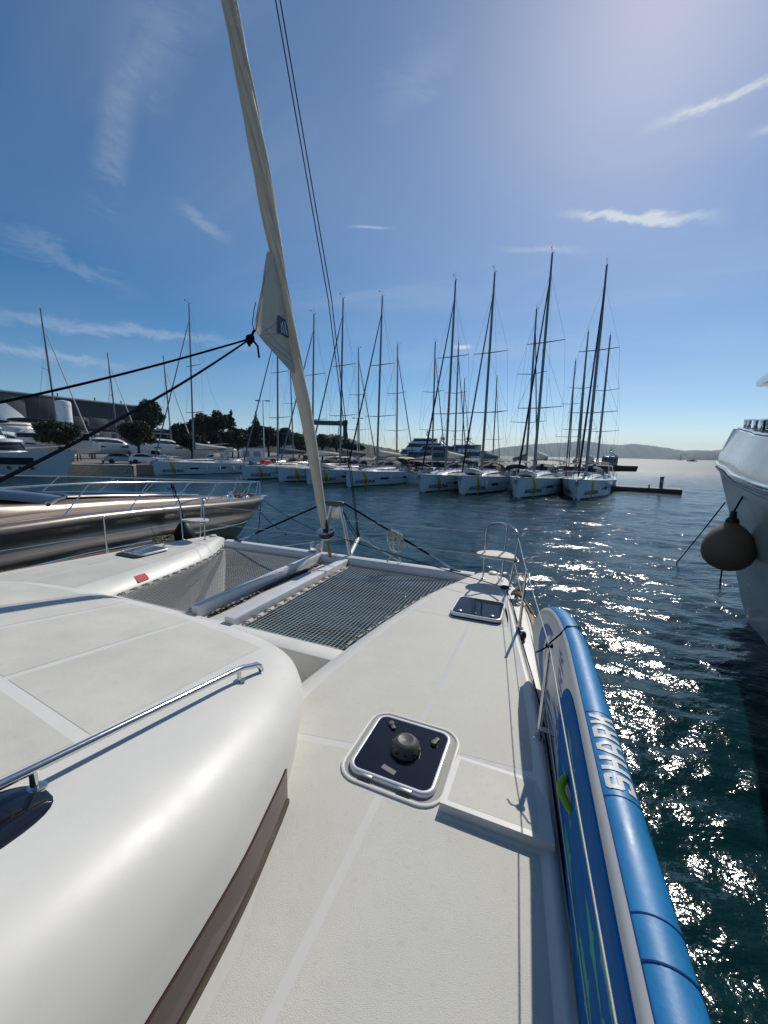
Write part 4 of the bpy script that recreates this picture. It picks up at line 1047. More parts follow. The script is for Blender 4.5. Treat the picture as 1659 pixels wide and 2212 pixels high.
    # spars
    MT = Vector((0, .45, 20.1)); MBs = Vector((0, .95, 1.75))
    at = lambda z: MBs.lerp(MT, (z - MBs.z) / (MT.z - MBs.z))
    mo = MB().tube([MBs, at(8), at(15), MT], [.115, .115, .105, .07], 10, flat=1.35).build('mast', mast_m, ro, 60)
    for z, hl in ((7.5, 2.0), (13.0, 1.62)):
        p = at(z); MB().tube([(-hl, p.y - .35, z + .12), tuple(p), (hl, p.y - .35, z + .12)], [.03, .05, .03], 6).build('spreader', mast_m, mo)
    w = MB()
    tips = {z: (hl, at(z).y - .35, z + .12) for z, hl in ((7.5, 2.0), (13.0, 1.62))}
    for sgn in (-1, 1):
        ch_ = (sgn * 2.02, .55, 1.45); a, b = tips[7.5], tips[13.0]; a = (sgn * a[0], a[1], a[2]); b = (sgn * b[0], b[1], b[2])
        for p, q_ in ((ch_, a), (a, b), (b, tuple(at(18.6))), (ch_, tuple(at(7.3))), (a, tuple(at(12.8))), ((sgn * 1.2, -6.4, 1.5), (0, -2.2, 10.5))): w.rod(p, q_, .0085, 4)
    w.rod((0, -2.2, 10.5), tuple(MT), .0085, 4); w.build('rigging', wire_m, ro, 0)
    wi = MB(); wi.rod(MT, MT + Vector((.0, .1, .75)), .008, 4); wi.rod(MT + Vector((0, 0, .05)), MT + Vector((0, .55, .22)), .010, 4); wi.box(MT + Vector((0, .55, .27)), (.02, .22, .10)); wi.rod(MT + Vector((0, 0, .02)), MT + Vector((0, -.3, .15)), .01, 4); wi.sphere(MT + Vector((0, -.3, .18)), .05, 6, 4); wi.build('wind_vane', black, mo)
    f0 = Vector((0, 6.35, 1.85)); f1 = at(18.4)
    gm = MB(); gm.tube([f0.lerp(f1, t) for t in (0, .02, .12, .5, .9, .97, 1)], [.03, .08, .085, .07, .05, .03, .012], 8); gm.build('furled_genoa', genoa, ro, 60)
    bo_ = MB().tube([(0, .75, 3.0), (0, -4.5, 3.12)], .09, 8).build('boom', mast_m, ro, 60)
    bg_ = MB(); bg_.loft([[(wd * math.cos(a), y, z + hh * math.sin(a)) for a in np.linspace(0, 2 * math.pi, 11)[:-1]] for y, wd, hh, z in ((.6, .10, .40, 3.5), (.0, .20, .36, 3.42), (-2, .20, .27, 3.36), (-4.2, .16, .16, 3.30), (-4.5, .06, .06, 3.25))], cap0=True, cap1=True); bg_.build('sail_bag', cream, bo_, 60)
    # rails
    pl = MB(); pz = lambda y: sb_sheer(sb_t(y))
    pl.tube([(-.95, 5.3, pz(5.3)), (-.9, 5.35, pz(5.3) + .62), (-.35, 6.5, 2.3), (.35, 6.5, 2.3), (.9, 5.35, pz(5.3) + .62), (.95, 5.3, pz(5.3))], .02, 5); pl.rod((-.32, 6.4, 1.65), (-.35, 6.5, 2.3), .018, 5); pl.rod((.32, 6.4, 1.65), (.35, 6.5, 2.3), .018, 5)
    pl.build('pulpit', steel, ro)
    for sgn in (-1, 1):
        g = MB(); yy = (5.3, 3.4, 1.4, -.8, -3.0, -5.2, -6.4)
        for k in (.32, .62): g.tube([(sgn * (sb_beam(sb_t(y)) - .06), y, pz(y) + k) for y in yy], .007, 4)
        for y in yy[1:]: g.rod((sgn * (sb_beam(sb_t(y)) - .06), y, pz(y) - .02), (sgn * (sb_beam(sb_t(y)) - .06), y, pz(y) + .63), .014, 5)
        g.build('guardrail', steel, ro)
    an = MB(); an.box((0, 6.75, 1.55), (.10, .5, .09), rx=R(-25)); an.box((0, 6.9, 1.32), (.34, .05, .26), rx=R(20)); an.build('anchor', mat('anchor_steel', (.25, .25, .25), .4, .8), ro)
    # print on the topsides
    vs, fs = ANGELINA
    for sgn in (-1, 1):
        bw = MB()
        for y0, y1 in ((2.6, 1.5), (-1.4, -2.6)):
            bw = MB(); bw.loft([[(sgn * (sb_hb(y, z) + .016), y, z) for y in (y0, (y0 + y1) / 2, y1)] for z in (.66, .88)], closed=False); bw.build('hull_window', glass_dark, h, 0)
        ln = MB(); ln.loft([[(sgn * (sb_hb(y, z) + .012), y, z) for y in np.linspace(3.6, -5.6, 12)] for z in (.76, .79)], closed=False); ln.build('cove_line', print_dark, h, 0)
        if bow_marks:
            tx = MB(); tx.add([(sgn * (sb_hb(4.55 + v_.x * -sgn * -1 * 1, .50 + v_.y) + .018), 4.55 + v_.x * (1 if sgn > 0 else -1), .50 + v_.y) for v_ in vs], fs); tx.build('name_lettering', print_dark, h, 0)
            sw = MB(); A, B_ = [], []
            for t in np.linspace(0, 1, 15):
                z = lerp(1.50, -.02, t); c_ = 4.95 - .55 * math.sin(t * math.pi * .62) + .02; wd = .20 * math.sin((t * .8 + .1) * math.pi) + .01
                A.append((sgn * (sb_hb(c_ + wd, z) + .014), c_ + wd, z)); B_.append((sgn * (sb_hb(c_ - wd, z) + .014), c_ - wd, z))
            sw.loft([A, B_], closed=False); sw.build('bow_swoosh', yellow, h, 0)
    return ro
ANGELINA = text_mesh('ANGELINA', .50, .012)
HEAD_SB = Vector((-.53, -.85, 0))           # bows point towards the basin
ROT_SB = math.atan2(-HEAD_SB.x, HEAD_SB.y)  # local +y to heading
def bow_at(x, y): return (x + .53 * 6.6, y + .85 * 6.6, 0)
grey_genoa = mat('grey_sail_cover', (.20, .205, .21), .7, var=.1, vscale=3)
GA = 'sailboats moored bow-out in a row across the basin'
b1 = sailboat('sailboat', 'white sailboat with yellow bow stripe moored alone at the end of the stone quay wall', GA, bow_at(-30.2, 50.3), ROT_SB, grey_genoa, canvas_grey, canvas_grey, scale=(1.04, 1.0, 1.14))
b9 = sailboat('sailboat', 'white sailboat seen bow-on beside the open pontoon end, rightmost of the front row', GA, bow_at(15.8, 31.3), ROT_SB - R(1), navy, canvas_grey, canvas_grey)
b5 = sailboat('sailboat', 'white sailboat with tan bimini and fenders, just right of the furled foresail', GA, bow_at(-3.9, 38.9), ROT_SB, navy, canvas_grey, canvas_tan)
for (x, y), lab, src, sc in (((-17.1, 46.1), 'white sailboat with blue and red gear on its foredeck, second from the quay', b1, (1, 1, 1.03)),
                             ((-12.1, 43.7), 'white sailboat with grey sprayhood, third of the front row from the quay', b1, (1, 1, .98)),
                             ((-8.3, 40.8), 'white sailboat half hidden behind the furled foresail, fourth from the quay', b1, (1, 1, 1.02)),
                             ((3.2, 34.8), 'white sailboat with dark furled sail, first right of the gap in the row', b9, (1, 1, 1.0)),
                             ((6.6, 33.5), 'white sailboat carrying a grey dinghy on deck with one fender, beside the gap boat', b9, (1, 1, 1.01)),
                             ((11.0, 31.4), 'white sailboat with the tallest mast in view and a dinghy on its foredeck', b9, (1, 1, 1.045))):
    dup(src, bow_at(x, y), ROT_SB + (R(-2) if x > 10 else 0), lab, GA, scale=sc)
# second row, sterns towards us on the other side of the pontoon
GB = 'sailboats behind the front row'
bb = sailboat('sailboat', 'sailboat stern-to behind the pontoon, its mast rightmost of all, a crossed spreader pair', GB, (26.0, 47.5, 0), ROT_SB + math.pi + R(4), navy, canvas_grey, canvas_tan, scale=(.95, .95, .88), bow_marks=False)
vv, ff = text_mesh('Vida', .42)
def behind(px, py, hgt, lab, src=bb):
    """mast seen at photo column px; distance from its height"""
    hz = 979 + .0201 * (px - 829.5); d = (hgt - 3.47) * 838 / (hz - py); s_ = hgt / 20.1
    lean = (hz - py) * ((px - 829.5) / 5700 + .02); xb = px - lean
    X = (xb - 829.5) / 838 * d; r = ROT_SB + math.pi + R(random.uniform(-4, 4))
    f = Vector((-math.sin(r), math.cos(r), 0))
    return dup(src, (X - f.x * .8, d - f.y * .8, 0), r, lab, GB, scale=(min(1, s_ * 1.05),) * 2 + (s_,))
random.seed(21)
vb = behind(860, 757, 17.2, 'sailboat stern-to with its name on the transom, mast alone in the gap')
tv = MB(); tv.add([(v_.x, -6.64, .95 + v_.y) for v_ in vv], ff); tv.build('name_lettering', print_dark, vb, 0)
for px, py, hg, lab in ((775, 765, 18.0, 'sailboat behind the tan-bimini boat, its mast just left of that mast'),
                        (940, 752, 17.6, 'sailboat whose mast stands close left of the gap boat mast'),
                        (990, 755, 17.5, 'sailboat whose short mast stands between the two dark furled sails'),
                        (1157, 690, 19.6, 'sailboat whose mast stands close left of the tallest mast'),
                        (1267, 735, 18.2, 'sailboat whose mast stands left of the rightmost front-row mast'),
                        (1240, 790, 17.0, 'far sailboat with a short mast left of the rightmost front-row boat'),
                        (1072, 822, 16.5, 'small far sailboat right of the dinghy-carrying boat, lowest mast there'),
                        (629, 795, 16.5, 'sailboat hidden behind the third front-row boat, mast crossing the furled foresail'),
                        (1003, 826, 16.0, 'far sailboat with low mast seen just right of the gap boat')):
    behind(px, py, hg, lab)

# dinghies lying on foredecks
def dinghy(name, label, boat, y, z, m_, roll=0):
    t = thing(name, label, 'dinghy', group='dinghies on decks and pontoon'); M = Matrix.Translation(boat.location) @ Matrix.Rotation(boat.rotation_euler.z, 4, 'Z')
    t.location = M @ Vector((0, y, z)); t.rotation_euler = (R(4), 0, boat.rotation_euler.z + R(6))
    tb = MB(); tb.tube([(-.62, -1.3, .0), (-.62, .3, .02), (-.50, .85, .06), (-.22, 1.22, .12), (.22, 1.22, .12), (.50, .85, .06), (.62, .3, .02), (.62, -1.3, 0)], [.16, .21, .21, .2, .2, .21, .21, .16], 10); tb.build('tube', m_, t, 60)
    fl_ = MB(); fl_.loft([[(-.5, y_, .12), (-.25, y_, .20), (0, y_, .25), (.25, y_, .20), (.5, y_, .12)] for y_ in (-1.15, 0, .8)], closed=False); fl_.build('floor', mat('dinghy_floor', (.35, .35, .36), .6), t)
    MB().box((0, -1.15, .08), (1.0, .06, .34), ch=.01).build('transom', mat('dinghy_transom', (.2, .2, .2), .6), t)
pale = mat('dinghy_fabric', (.48, .49, .50), .6, var=.08)
objs = {o['label']: o for o in col.objects if o.parent is None and 'label' in o}
dinghy('dinghy', 'pale grey dinghy upside down on the foredeck of the boat beside the gap boat', objs['white sailboat carrying a grey dinghy on deck with one fender, beside the gap boat'], 3.4, 1.85, pale)
dinghy('dinghy', 'pale dinghy lying on the foredeck of the boat with the tallest mast', objs['white sailboat with the tallest mast in view and a dinghy on its foredeck'], 3.5, 1.85, pale)
dinghy('dinghy', 'grey dinghy on the foredeck just right of the furled foresail foot', objs['white sailboat half hidden behind the furled foresail, fourth from the quay'], 3.2, 1.85, pale)
# coloured gear on the second boat
g2 = objs['white sailboat with blue and red gear on its foredeck, second from the quay']; M2 = Matrix.Translation(g2.location) @ Matrix.Rotation(g2.rotation_euler.z, 4, 'Z')
def lump(name, label, cat_, p, dims, mt):
    t = thing(name, label, cat_, M2 @ Vector(p), g2.rotation_euler.z); k = MB(); rg = []
    for zz, f_ in ((0, .96), (.35, 1.0), (.8, .94), (.97, .7)):
        rg.append([(dims[0] / 2 * f_ * (abs(math.cos(a)) ** .5) * math.copysign(1, math.cos(a)) * (1 + .05 * math.sin(5 * a)), dims[1] / 2 * f_ * (abs(math.sin(a)) ** .5) * math.copysign(1, math.sin(a)), dims[2] * zz) for a in np.linspace(0, 2 * math.pi, 25)[:-1]])
    k.loft(rg, cap0=True, cap1=True); k.build('cover', mt, t, 60)
    MB().tube([(dims[0] / 2 * 1.02 * math.cos(a), dims[1] / 2 * 1.02 * math.sin(a), dims[2] * .5) for a in np.linspace(0, 6.28, 17)[:-1]], .015, 5, closed=True).build('strap', black, t)
lump('life_raft_bag', 'red canvas bag on the foredeck of the second boat from the quay', 'bag', (.1, 2.9, 1.80), (.8, 1.5, .55), mat('red_canvas', (.50, .045, .03), .7, var=.1))
lump('sail_bag', 'blue canvas bag at the bow of the second boat from the quay', 'bag', (-.1, 5.0, 1.70), (.6, 1.0, .50), mat('blue_canvas', (.03, .16, .30), .7, var=.1))
lump('storage_box', 'dark red box behind the red bag on the second boat', 'box', (.2, 1.6, 2.0), (.7, .7, .5), mat('maroon_canvas', (.20, .03, .03), .7, var=.1))
# fenders hung along topsides
fm_ = MB(); fm_.lathe([(.0, .74), (.03, .72), (.05, .68), (.11, .60), (.125, .5), (.125, .16), (.11, .07), (.05, .02), (.0, 0)], (0, 0, 0), 12)
fen = None
def fender(label, boat, y, sgn):
    global fen
    M = Matrix.Translation(boat.location) @ Matrix.Rotation(boat.rotation_euler.z, 4, 'Z'); t = thing('fender', label, 'fender', M @ Vector((sgn * (sb_hb(y, .6) + .15), y, .45)), boat.rotation_euler.z, 'fenders along the moored sailboats')
    if fen is None:
        a = fm_.build('body', white_far, t, 60); b = MB().rod((0, 0, .72), (-.02, 0, 1.5), .012, 5).build('lanyard', rope_white, t); fen = (a, b)
    else:
        for q in fen: share(q, t)
for bt, nm, ys_ in ((b1, 'boat at the quay wall', (.4, -1.6, -3.9, -5.4)), (b5, 'boat with the tan bimini', (1.2, -2.2, -4.4, -5.8))):
    for i, y in enumerate(ys_): fender('white fender on the ' + nm + ', ' + ('first', 'second', 'third', 'last')[i] + ' from its bow', bt, y, -1)
b7 = objs['white sailboat carrying a grey dinghy on deck with one fender, beside the gap boat']
fender('white fender at the bow of the boat beside the gap boat', b7, 3.6, -1); fender('white fender amidships on the boat beside the gap boat', b7, -2.0, -1)
# pontoon behind the front row, its free end to the right
ax = Vector((.85, -.53, 0)); end = Vector((29.9, 38.7, 0)); rot = math.atan2(ax.y, ax.x)
for k, (l0, ln_) in enumerate(((0, 11.9), (12, 11.9), (24, 11.9))):
    c0 = end - ax * (l0 + ln_ / 2)
    p = thing('pontoon', ('floating concrete pontoon section with its free end at the right', 'middle floating pontoon section behind the bow-on sailboats', 'inner floating pontoon section behind the gap boat')[k], 'pontoon', c0, rot, 'pontoon sections')
    MB().box((0, 0, .12), (ln_, 2.4, .66), ch=.04).build('float', mat('pontoon_dark', (.045, .045, .045), .8, var=.2), p)
    pl_ = MB().box((0, 0, 0), (.24, 2.46, .05), ch=.008).build('deck_plank', mat('pontoon_plank', (.34, .31, .26), .8, var=.2, vscale=3), p); n_ = int(ln_ / .27)
    for i in range(n_):
        loc = (-ln_ / 2 + .14 + i * .27, 0, .478)
        if i == 0: pl_.location = loc
        else: share(pl_, p, loc)
    if k == 0:
        for i, x in enumerate((5.2,)):
            ped = thing('service_pedestal', 'dark service pedestal standing near the pontoon end', 'pedestal', p.location + ax * x * .82 + Vector((0, 0, .5)), rot)
            MB().box((0, 0, .55), (.32, .3, 1.1), ch=.04).build('body', darkgrey, ped); MB().box((0, -.16, .7), (.2, .02, .3)).build('panel', mat('panel_grey', (.3, .3, .3), .5), ped); MB().box((0, 0, 1.13), (.38, .36, .08), ch=.02).build('lid', black, ped)
        for i, x in enumerate((-4.0, 0.0, 3.2)):
            cl = thing('mooring_bollard', ('bollard', 'bollard', 'bollard')[i] + ' on the pontoon, ' + ('nearest the sailboats', 'midway along the free end', 'nearest the service pedestal')[i], 'bollard', p.location + ax * x - Vector((.5, .8, 0)) * 1.1 + Vector((0, 0, .5)), rot, 'pontoon bollards')
            MB().lathe([(.10, 0), (.09, .05), (.06, .10), (.06, .26), (.10, .30), (.09, .34), (0, .35)], n=12).build('post', black, cl, 40); MB().box((0, 0, .01), (.3, .3, .02)).build('base', black, cl)
    # grey dinghy drawn up on the free end
td = thing('dinghy', 'dark inflatable dinghy drawn up on the free end of the pontoon', 'dinghy', end - ax * 8.2 + Vector((.2, .5, .62)), rot - R(90) , 'dinghies on decks and pontoon')
tb = MB(); tb.tube([(-.62, -1.5, .1), (-.62, .3, .12), (-.50, .95, .16), (-.22, 1.42, .3), (.22, 1.42, .3), (.50, .95, .16), (.62, .3, .12), (.62, -1.5, .1)], [.12, .21, .21, .2, .2, .21, .21, .12], 10); tb.build('tube', mat('dinghy_dark', (.06, .06, .065), .6), td, 60); MB().box((0, -.2, .0), (1.0, 2.4, .06)).build('floor', darkgrey, td); MB().box((0, -1.2, .2), (1.0, .06, .4)).build('transom', white_far, td)
# ================================================================== motor yachts
bronze = mat('bronze_paint', (.235, .185, .150), .32, .62, var=.04, vscale=.8, coat=.35)
chrome = mat('polished_steel', (.75, .75, .75), .12, 1.0)
brz = boat_thing('bronze_motor_yacht', 'sleek metallic bronze motor yacht with teak foredeck moored on the left', 'motor yacht', -11.2, 5, 0)
BC = -11.2
BHB = [(-9, 2.75), (0, 2.72), (3.3, 2.56), (4.8, 2.40), (7.5, 2.0), (9.8, 1.52), (11.3, 1.10), (12.2, .78), (12.8, .46), (13.1, .22), (13.25, .02)]
BSH = [(-9, 2.05), (4, 2.06), (5.5, 2.03), (7.5, 1.91), (9.7, 1.74), (11.5, 1.61), (13.25, 1.50)]
bhb = lambda u: sinterp(u, BHB); bsh = lambda u: sinterp(u, BSH)
us = [-9, -6, -3, 0, 2, 3.5, 5, 6.5, 8, 9.2, 10.3, 11.2, 11.9, 12.4, 12.8, 13.05, 13.2, 13.25]
PRF = [(-.34, .0), (-.22, .03), (-.10, .02), (-.03, -.03), (0, -.11), (-.03, -.19), (-.10, -.27), (-.13, -.38), (-.11, -.50), (-.05, -.60), (-.02, -.67), (-.05, -.75), (-.13, -.83), (-.30, -1.15)]
m = MB(); rings = []
for u in us:
    h, z = bhb(u), bsh(u); k = min(1, h / 1.0); ring = []
    side = [(max(h + a * k, .004), z + b * (.55 + .45 * k)) for a, b in PRF] + [(max(h - .75, h * .25), .0), (max(h - 1.1, h * .1), -.5)]
    rake = lambda zz: -max(0, (1.5 - zz)) * 1.1 * max(0, min(1, (u - 9) / 4))
    ring = [(BC + a, u + rake(zz), zz) for a, zz in side] + [(BC - a, u + rake(zz), zz) for a, zz in side[::-1]]
    rings.append(ring)
m.loft(rings, closed=False); hb_ = m.build('hull', bronze, brz, 50)
for s_ in (-1, 1):
    MB().tube([(BC + s_ * (bhb(u) - .115 * min(1, bhb(u))), u - max(0, 1.5 - (bsh(u) - .83)) * 1.1 * max(0, min(1, (u - 9) / 4)), bsh(u) - .83 * (.55 + .45 * min(1, bhb(u)))) for u in us[:-2]], .025, 6).build('rub_strip', chrome, hb_, 60)
    m = MB(); A = []; B_ = []
    for u in us[:-3]:
        h = bhb(u); k = min(1, h); r_ = max(0, min(1, (u - 9) / 4)); z = bsh(u) - .9 * (.55 + .45 * k); A.append((BC + s_ * (h - .17 * k), u - max(0, 1.5 - z) * 1.1 * r_, z)); B_.append((BC + s_ * max(h - .74, h * .26), u - 1.65 * r_, .02))
    m.loft([A, B_], closed=False); m.build('topside_panel', mat('black_hull_paint', (.012, .012, .013), .12, coat=.6), hb_, 60)
# planked teak foredeck
dk = MB(); dk.loft([[(BC + q * max(bhb(u) - .30 * min(1, bhb(u)), .004), u, bsh(u) - .004 + .03 * (1 - q * q)) for q in np.linspace(-1, 1, 9)] for u in us[:-2]], closed=False); dk.build('deck', mat('deck_caulk', (.05, .045, .04), .7), brz, 60)
for i in range(-17, 18):
    x0 = i * .14; pts = []
    for u in np.linspace(-2, 12.6, 40):
        lim = bhb(u) - .31 * min(1, bhb(u)); a, b = max(x0 - .064, -lim), min(x0 + .064, lim)
        if b - a > .01: pts.append((a, b, u, bsh(u) + .006 + .03 * (1 - min(1, abs(x0) / max(.1, lim)) ** 2)))
    if len(pts) > 1: MB().loft([[(BC + a, u, z) for a, b, u, z in pts], [(BC + b, u, z) for a, b, u, z in pts]], closed=False).build('deck_plank', teak_pale, brz, 60)
# raised foredeck trunk with its dark sun roof, windscreen
tr = MB(); rg = []
for u, w, hgt in ((11.0, .10, .02), (10.7, .34, .08), (10.0, .55, .12), (8.5, .80, .15), (6.5, 1.05, .18), (5.4, 1.2, .20), (4.6, 1.35, .26), (3.6, 1.5, .40), (2.4, 1.6, .60), (1, 1.7, .80)):
    z = bsh(u) + .02; rg.append([(BC + x * w, u - .12 * abs(x) ** 3, z + hgt * f_) for x, f_ in ((-1.12, -.05), (-1.08, .5), (-.96, .88), (-.8, 1.0), (-.4, 1.04), (0, 1.06), (.4, 1.04), (.8, 1.0), (.96, .88), (1.08, .5), (1.12, -.05))])
tr.loft(rg, closed=False); tro = tr.build('foredeck_trunk', bronze, brz, 50)
MB().loft([[(BC + x * w, u, bsh(u) + .035 + hgt * 1.06) for x in (-1, -.5, 0, .5, 1)] for u, w, hgt in ((9.6, .32, .13), (8.5, .54, .15), (6.5, .74, .185), (5.4, .85, .21))], closed=False).build('sun_roof', glass_dark, tro, 60)
for s_ in (-1, 1): MB().tube([(BC + s_ * w, u, bsh(u) + .06 + hgt * 1.06) for u, w, hgt in ((9.6, .32, .13), (8.5, .55, .15), (6.5, .76, .185), (5.4, .88, .21))], .025, 6).build('sun_roof_trim', chrome, tro, 60)
ws = MB(); ws.loft([[(BC + x * w, u - .9 * x * x, z + (.0 if abs(x) < .9 else -.06)) for x in np.linspace(-1, 1, 11)] for u, w, z in ((5.65, 1.30, 2.31), (5.0, 1.42, 2.46), (4.0, 1.5, 2.66), (2.6, 1.5, 2.86), (1.2, 1.5, 3.0), (-3, 1.5, 3.1))], closed=False); ws.build('windscreen', glass_dark, brz, 60)
MB().tube([(BC + x * 1.36, 5.74 - .95 * x * x, 2.29 + (.0 if abs(x) < .9 else -.06)) for x in np.linspace(-1, 1, 15)], .05, 6, flat=.6).build('windscreen_frame', bronze, brz, 60)
MB().sphere((BC, -3.5, 2.4), (1.7, 5.5, 1.0), 20, 10).build('cabin', bronze, brz, 60)
# bow rails: both sides, stanchions raked forward
for s_ in (-1, 1):
    top = [(BC + s_ * max(bhb(u) - .25, .05), u, bsh(u) + .66 - (.0 if u < 12 else .0)) for u in np.linspace(1.0, 12.9, 22)]
    ra = MB().tube(top, .019, 8).build('bow_rail', chrome, brz, 60)
    for u in (1.2, 3.0, 4.6, 6.1, 7.5, 8.8, 10.0, 11.1, 11.9, 12.4):
        t = min(u + .62, 12.88); MB().rod((BC + s_ * (bhb(u) - .20 * min(1, bhb(u))), u, bsh(u) + .01), (BC + s_ * max(bhb(t) - .25, .05), t, bsh(t) + .66), .015, 7).build('rail_stanchion', chrome, ra, 60)
wl = MB(); wl.lathe([(.12, 0), (.12, .1), (.07, .16), (.07, .22), (.11, .26), (0, .28)], (BC + .1, 11.3, bsh(11.3)), 14); wl.box((BC - .3, 11.5, bsh(11.5) + .05), (.12, .4, .1), ch=.03); wl.box((BC + .35, 11.8, bsh(11.8) + .05), (.12, .4, .1), ch=.03); wl.build('windlass', chrome, brz, 50)
ab = MB(); ab.box((BC, 13.15, 1.52), (.16, .5, .12), ch=.03); ab.lathe([(.05, -.1), (.06, 0), (.05, .1)], (BC, 13.35, 1.5), 10, Matrix.Rotation(R(90), 4, 'Y')); ab.build('anchor_roller', chrome, brz)
rp = boat_thing('rope_heap', 'brown rope heaped on the bow of the bronze yacht', 'rope', BC + .1, 12.0, bsh(12.0)); rr_ = random.Random(3); pts = [(BC + .1 + .3 * math.sin(i * .9) * rr_.uniform(.5, 1), 12.0 + .45 * math.sin(i * .37 + 1), bsh(12) + .05 + .12 * rr_.random()) for i in range(60)]
MB().tube(pts, .022, 5).build('rope', rope_tan, rp, 60)
# black fender and its lanyard
fb = boat_thing('fender', 'round black fender hung by a dark rope on the bronze yacht side', 'fender', -8.92, 7.35, 1.0)
fm2 = MB(); fm2.lathe([(0, 0), (.10, .01), (.19, .06), (.25, .16), (.26, .27), (.22, .40), (.13, .54), (.07, .60), (.06, .66), (0, .67)], (-8.92, 7.35, .93), 20); fm2.build('body', mat('fender_black', (.012, .012, .012), .5), fb, 60)
MB().tube([(-8.92, 7.35, 1.58), (-8.98, 7.33, 2.0), (-9.25, 7.30, 2.55)], .012, 6).build('lanyard', rope_black, fb)
kn = MB(); kn.tube([(-9.25 + .03 * math.cos(a), 7.30 + .1 * math.sin(a * .5), 2.5 - .10 * abs(math.sin(a))) for a in np.linspace(0, 9, 30)], .010, 5); kn.tube([(-9.25, 7.35, 2.55), (-9.22, 7.42, 2.3), (-9.24, 7.38, 2.15), (-9.25, 7.30, 2.5)], .010, 5); kn.build('knot', rope_black, fb)
for i, (a, b, lab) in enumerate((((-11.1, 13.0, 1.45), (-9.2, 14.6, -.1), 'dark mooring line from the bronze bow slanting right into the water'), ((-11.2, 13.1, 1.3), (-11.0, 12.6, -.1), 'dark mooring line hanging straight down from the bronze bow'), ((-11.0, 12.6, 1.1), (-9.9, 13.3, -.1), 'short mooring line low under the bronze bow'))):
    t = boat_thing('mooring_line', lab, 'rope', *a, group='mooring lines of the bronze yacht'); A, B_ = Vector(a), Vector(b)
    MB().tube([A.lerp(B_, k) - Vector((0, 0, .12 * math.sin(k * math.pi))) for k in np.linspace(0, 1, 12)], .014, 6).build('rope', rope_black, t, 60)

# ---- white yacht on the right
wy = boat_thing('white_motor_yacht', 'tall white motor yacht bow rising at the right edge above a round fender', 'motor yacht', 4.33, 7, 0)
WC = 4.33
WHB = [(-8, 2.9), (0, 2.75), (3.3, 2.40), (6.3, 1.95), (8, 1.52), (9.5, 1.07), (11, .68), (12, .40), (12.8, .18), (13.3, .01)]
whb = lambda u: sinterp(u, WHB); STEM = [(-1.0, 9.0), (0, 10.5), (.27, 10.8), (.93, 11.4), (2.0, 12.0), (2.43, 12.4), (3.0, 12.95), (3.4, 13.3), (4.3, 13.0)]
us2 = [-8, -4, 0, 2, 4, 5.5, 7, 8, 9, 9.8, 10.5, 11.1, 11.7, 12.2, 12.6, 12.95, 13.15, 13.3]
gz = lambda u: 3.40 - .026 * (13.3 - u)
m = MB(); rings = []
for u in us2:
    ring = []; h = whb(u); zl = [(-.8, .22), (-.2, .30), (.3, .36), (1.0, .46), (1.6, .56), (2.2, .69), (2.8, .85), (3.2, .96), (gz(u) - .10, 1.0), (gz(u), 1.015)]
    col_ = []
    for z, f_ in zl:
        su = interp(z, STEM); k = (u + 8) / 21.3; uu = -8 + k * (su + 8); col_.append((max(.006, whb(-8 + k * 21.3) * lerp(f_, 1, 0 if u > 5 else .35)), uu, z))
    ring = [(WC - a, u_, z) for a, u_, z in col_] + [(WC + a, u_, z) for a, u_, z in col_[::-1]]
    rings.append(ring)
m.loft(rings, closed=False); who = m.build('hull', mat('yacht_white', (.50, .46, .40), .30, var=.06, vscale=.8, coat=.15), wy, 50)
for s_ in (-1, 1):
    bt = MB(); bt.loft([[(WC + s_ * (abs(p[0] - WC) + .012), p[1], z_) for p in [r[1] for r in rings]] for z_ in (-.12, .06)], closed=False); bt.build('boot_stripe', print_dark, who, 60)
for s_ in (-1, 1):
    for dz_, r_, mm_ in ((.0, .04, chrome), (-.10, .022, mat('grey_trim', (.3, .3, .31), .5))):
        MB().tube([(WC + s_ * (max(.01, whb(u)) * 1.015 + .012), u, gz(u) + dz_) for u in us2], r_, 6).build('rub_rail', mm_, who, 60)
bl_ = MB(); rg = []
for u in us2:
    h = whb(u); k = max(0, min(1, (u - 8) / 5.3)); q_ = lerp(.58, 1.0, max(0, min(1, (u - 5.5) / 7.8))); rg.append([(WC - max(a, .004), u - b * (.25 + .75 * k), gz(u) + (z - gz(u)) * q_) for a, b, z in ((h * 1.0, .0, gz(u) + .02), (h * .99, .05, gz(u) + .26), (max(h - .03, 0), .10, gz(u) + .30), (max(h - .05, 0), .18, gz(u) + .40), (max(h - .12, 0), .62, gz(u) + .84), (max(h - .20, 0), .66, gz(u) + .86))])
bl_.loft(rg, closed=False); bl_.loft([[(2 * WC - x, y, z) for x, y, z in r] for r in rg], closed=False); blo = bl_.build('bulwark', mat('bulwark_white', (.56, .54, .51), .28, var=.04, vscale=.8, coat=.2), wy, 45)
MB().loft([[(WC + q * max(whb(u) - .1, .004), u - .3, gz(u) + .30) for q in (-1, 0, 1)] for u in us2], closed=False).build('foredeck', white_far, wy)
for s_ in (-1, 1):
    tp = [(WC + s_ * max(whb(u) - .16, .01), u - .64 * (.25 + .75 * max(0, min(1, (u - 8) / 5.3))), gz(u) + .885 * lerp(.58, 1.0, max(0, min(1, (u - 5.5) / 7.8)))) for u in us2 if u < 13]
    MB().tube(tp, .028, 6, flat=.7).build('bulwark_cap', chrome, blo, 60)
    tp2 = [(x, y - .15, z + .19) for x, y, z in tp[:-1]]; cr = MB().tube(tp2, .034, 8, flat=.5).build('cap_rail', chrome, wy, 60)
    for x, y, z in tp2[3::2]: MB().box((x, y, z - .10), (.05, .10, .20), ch=.01).build('rail_post', chrome, cr)
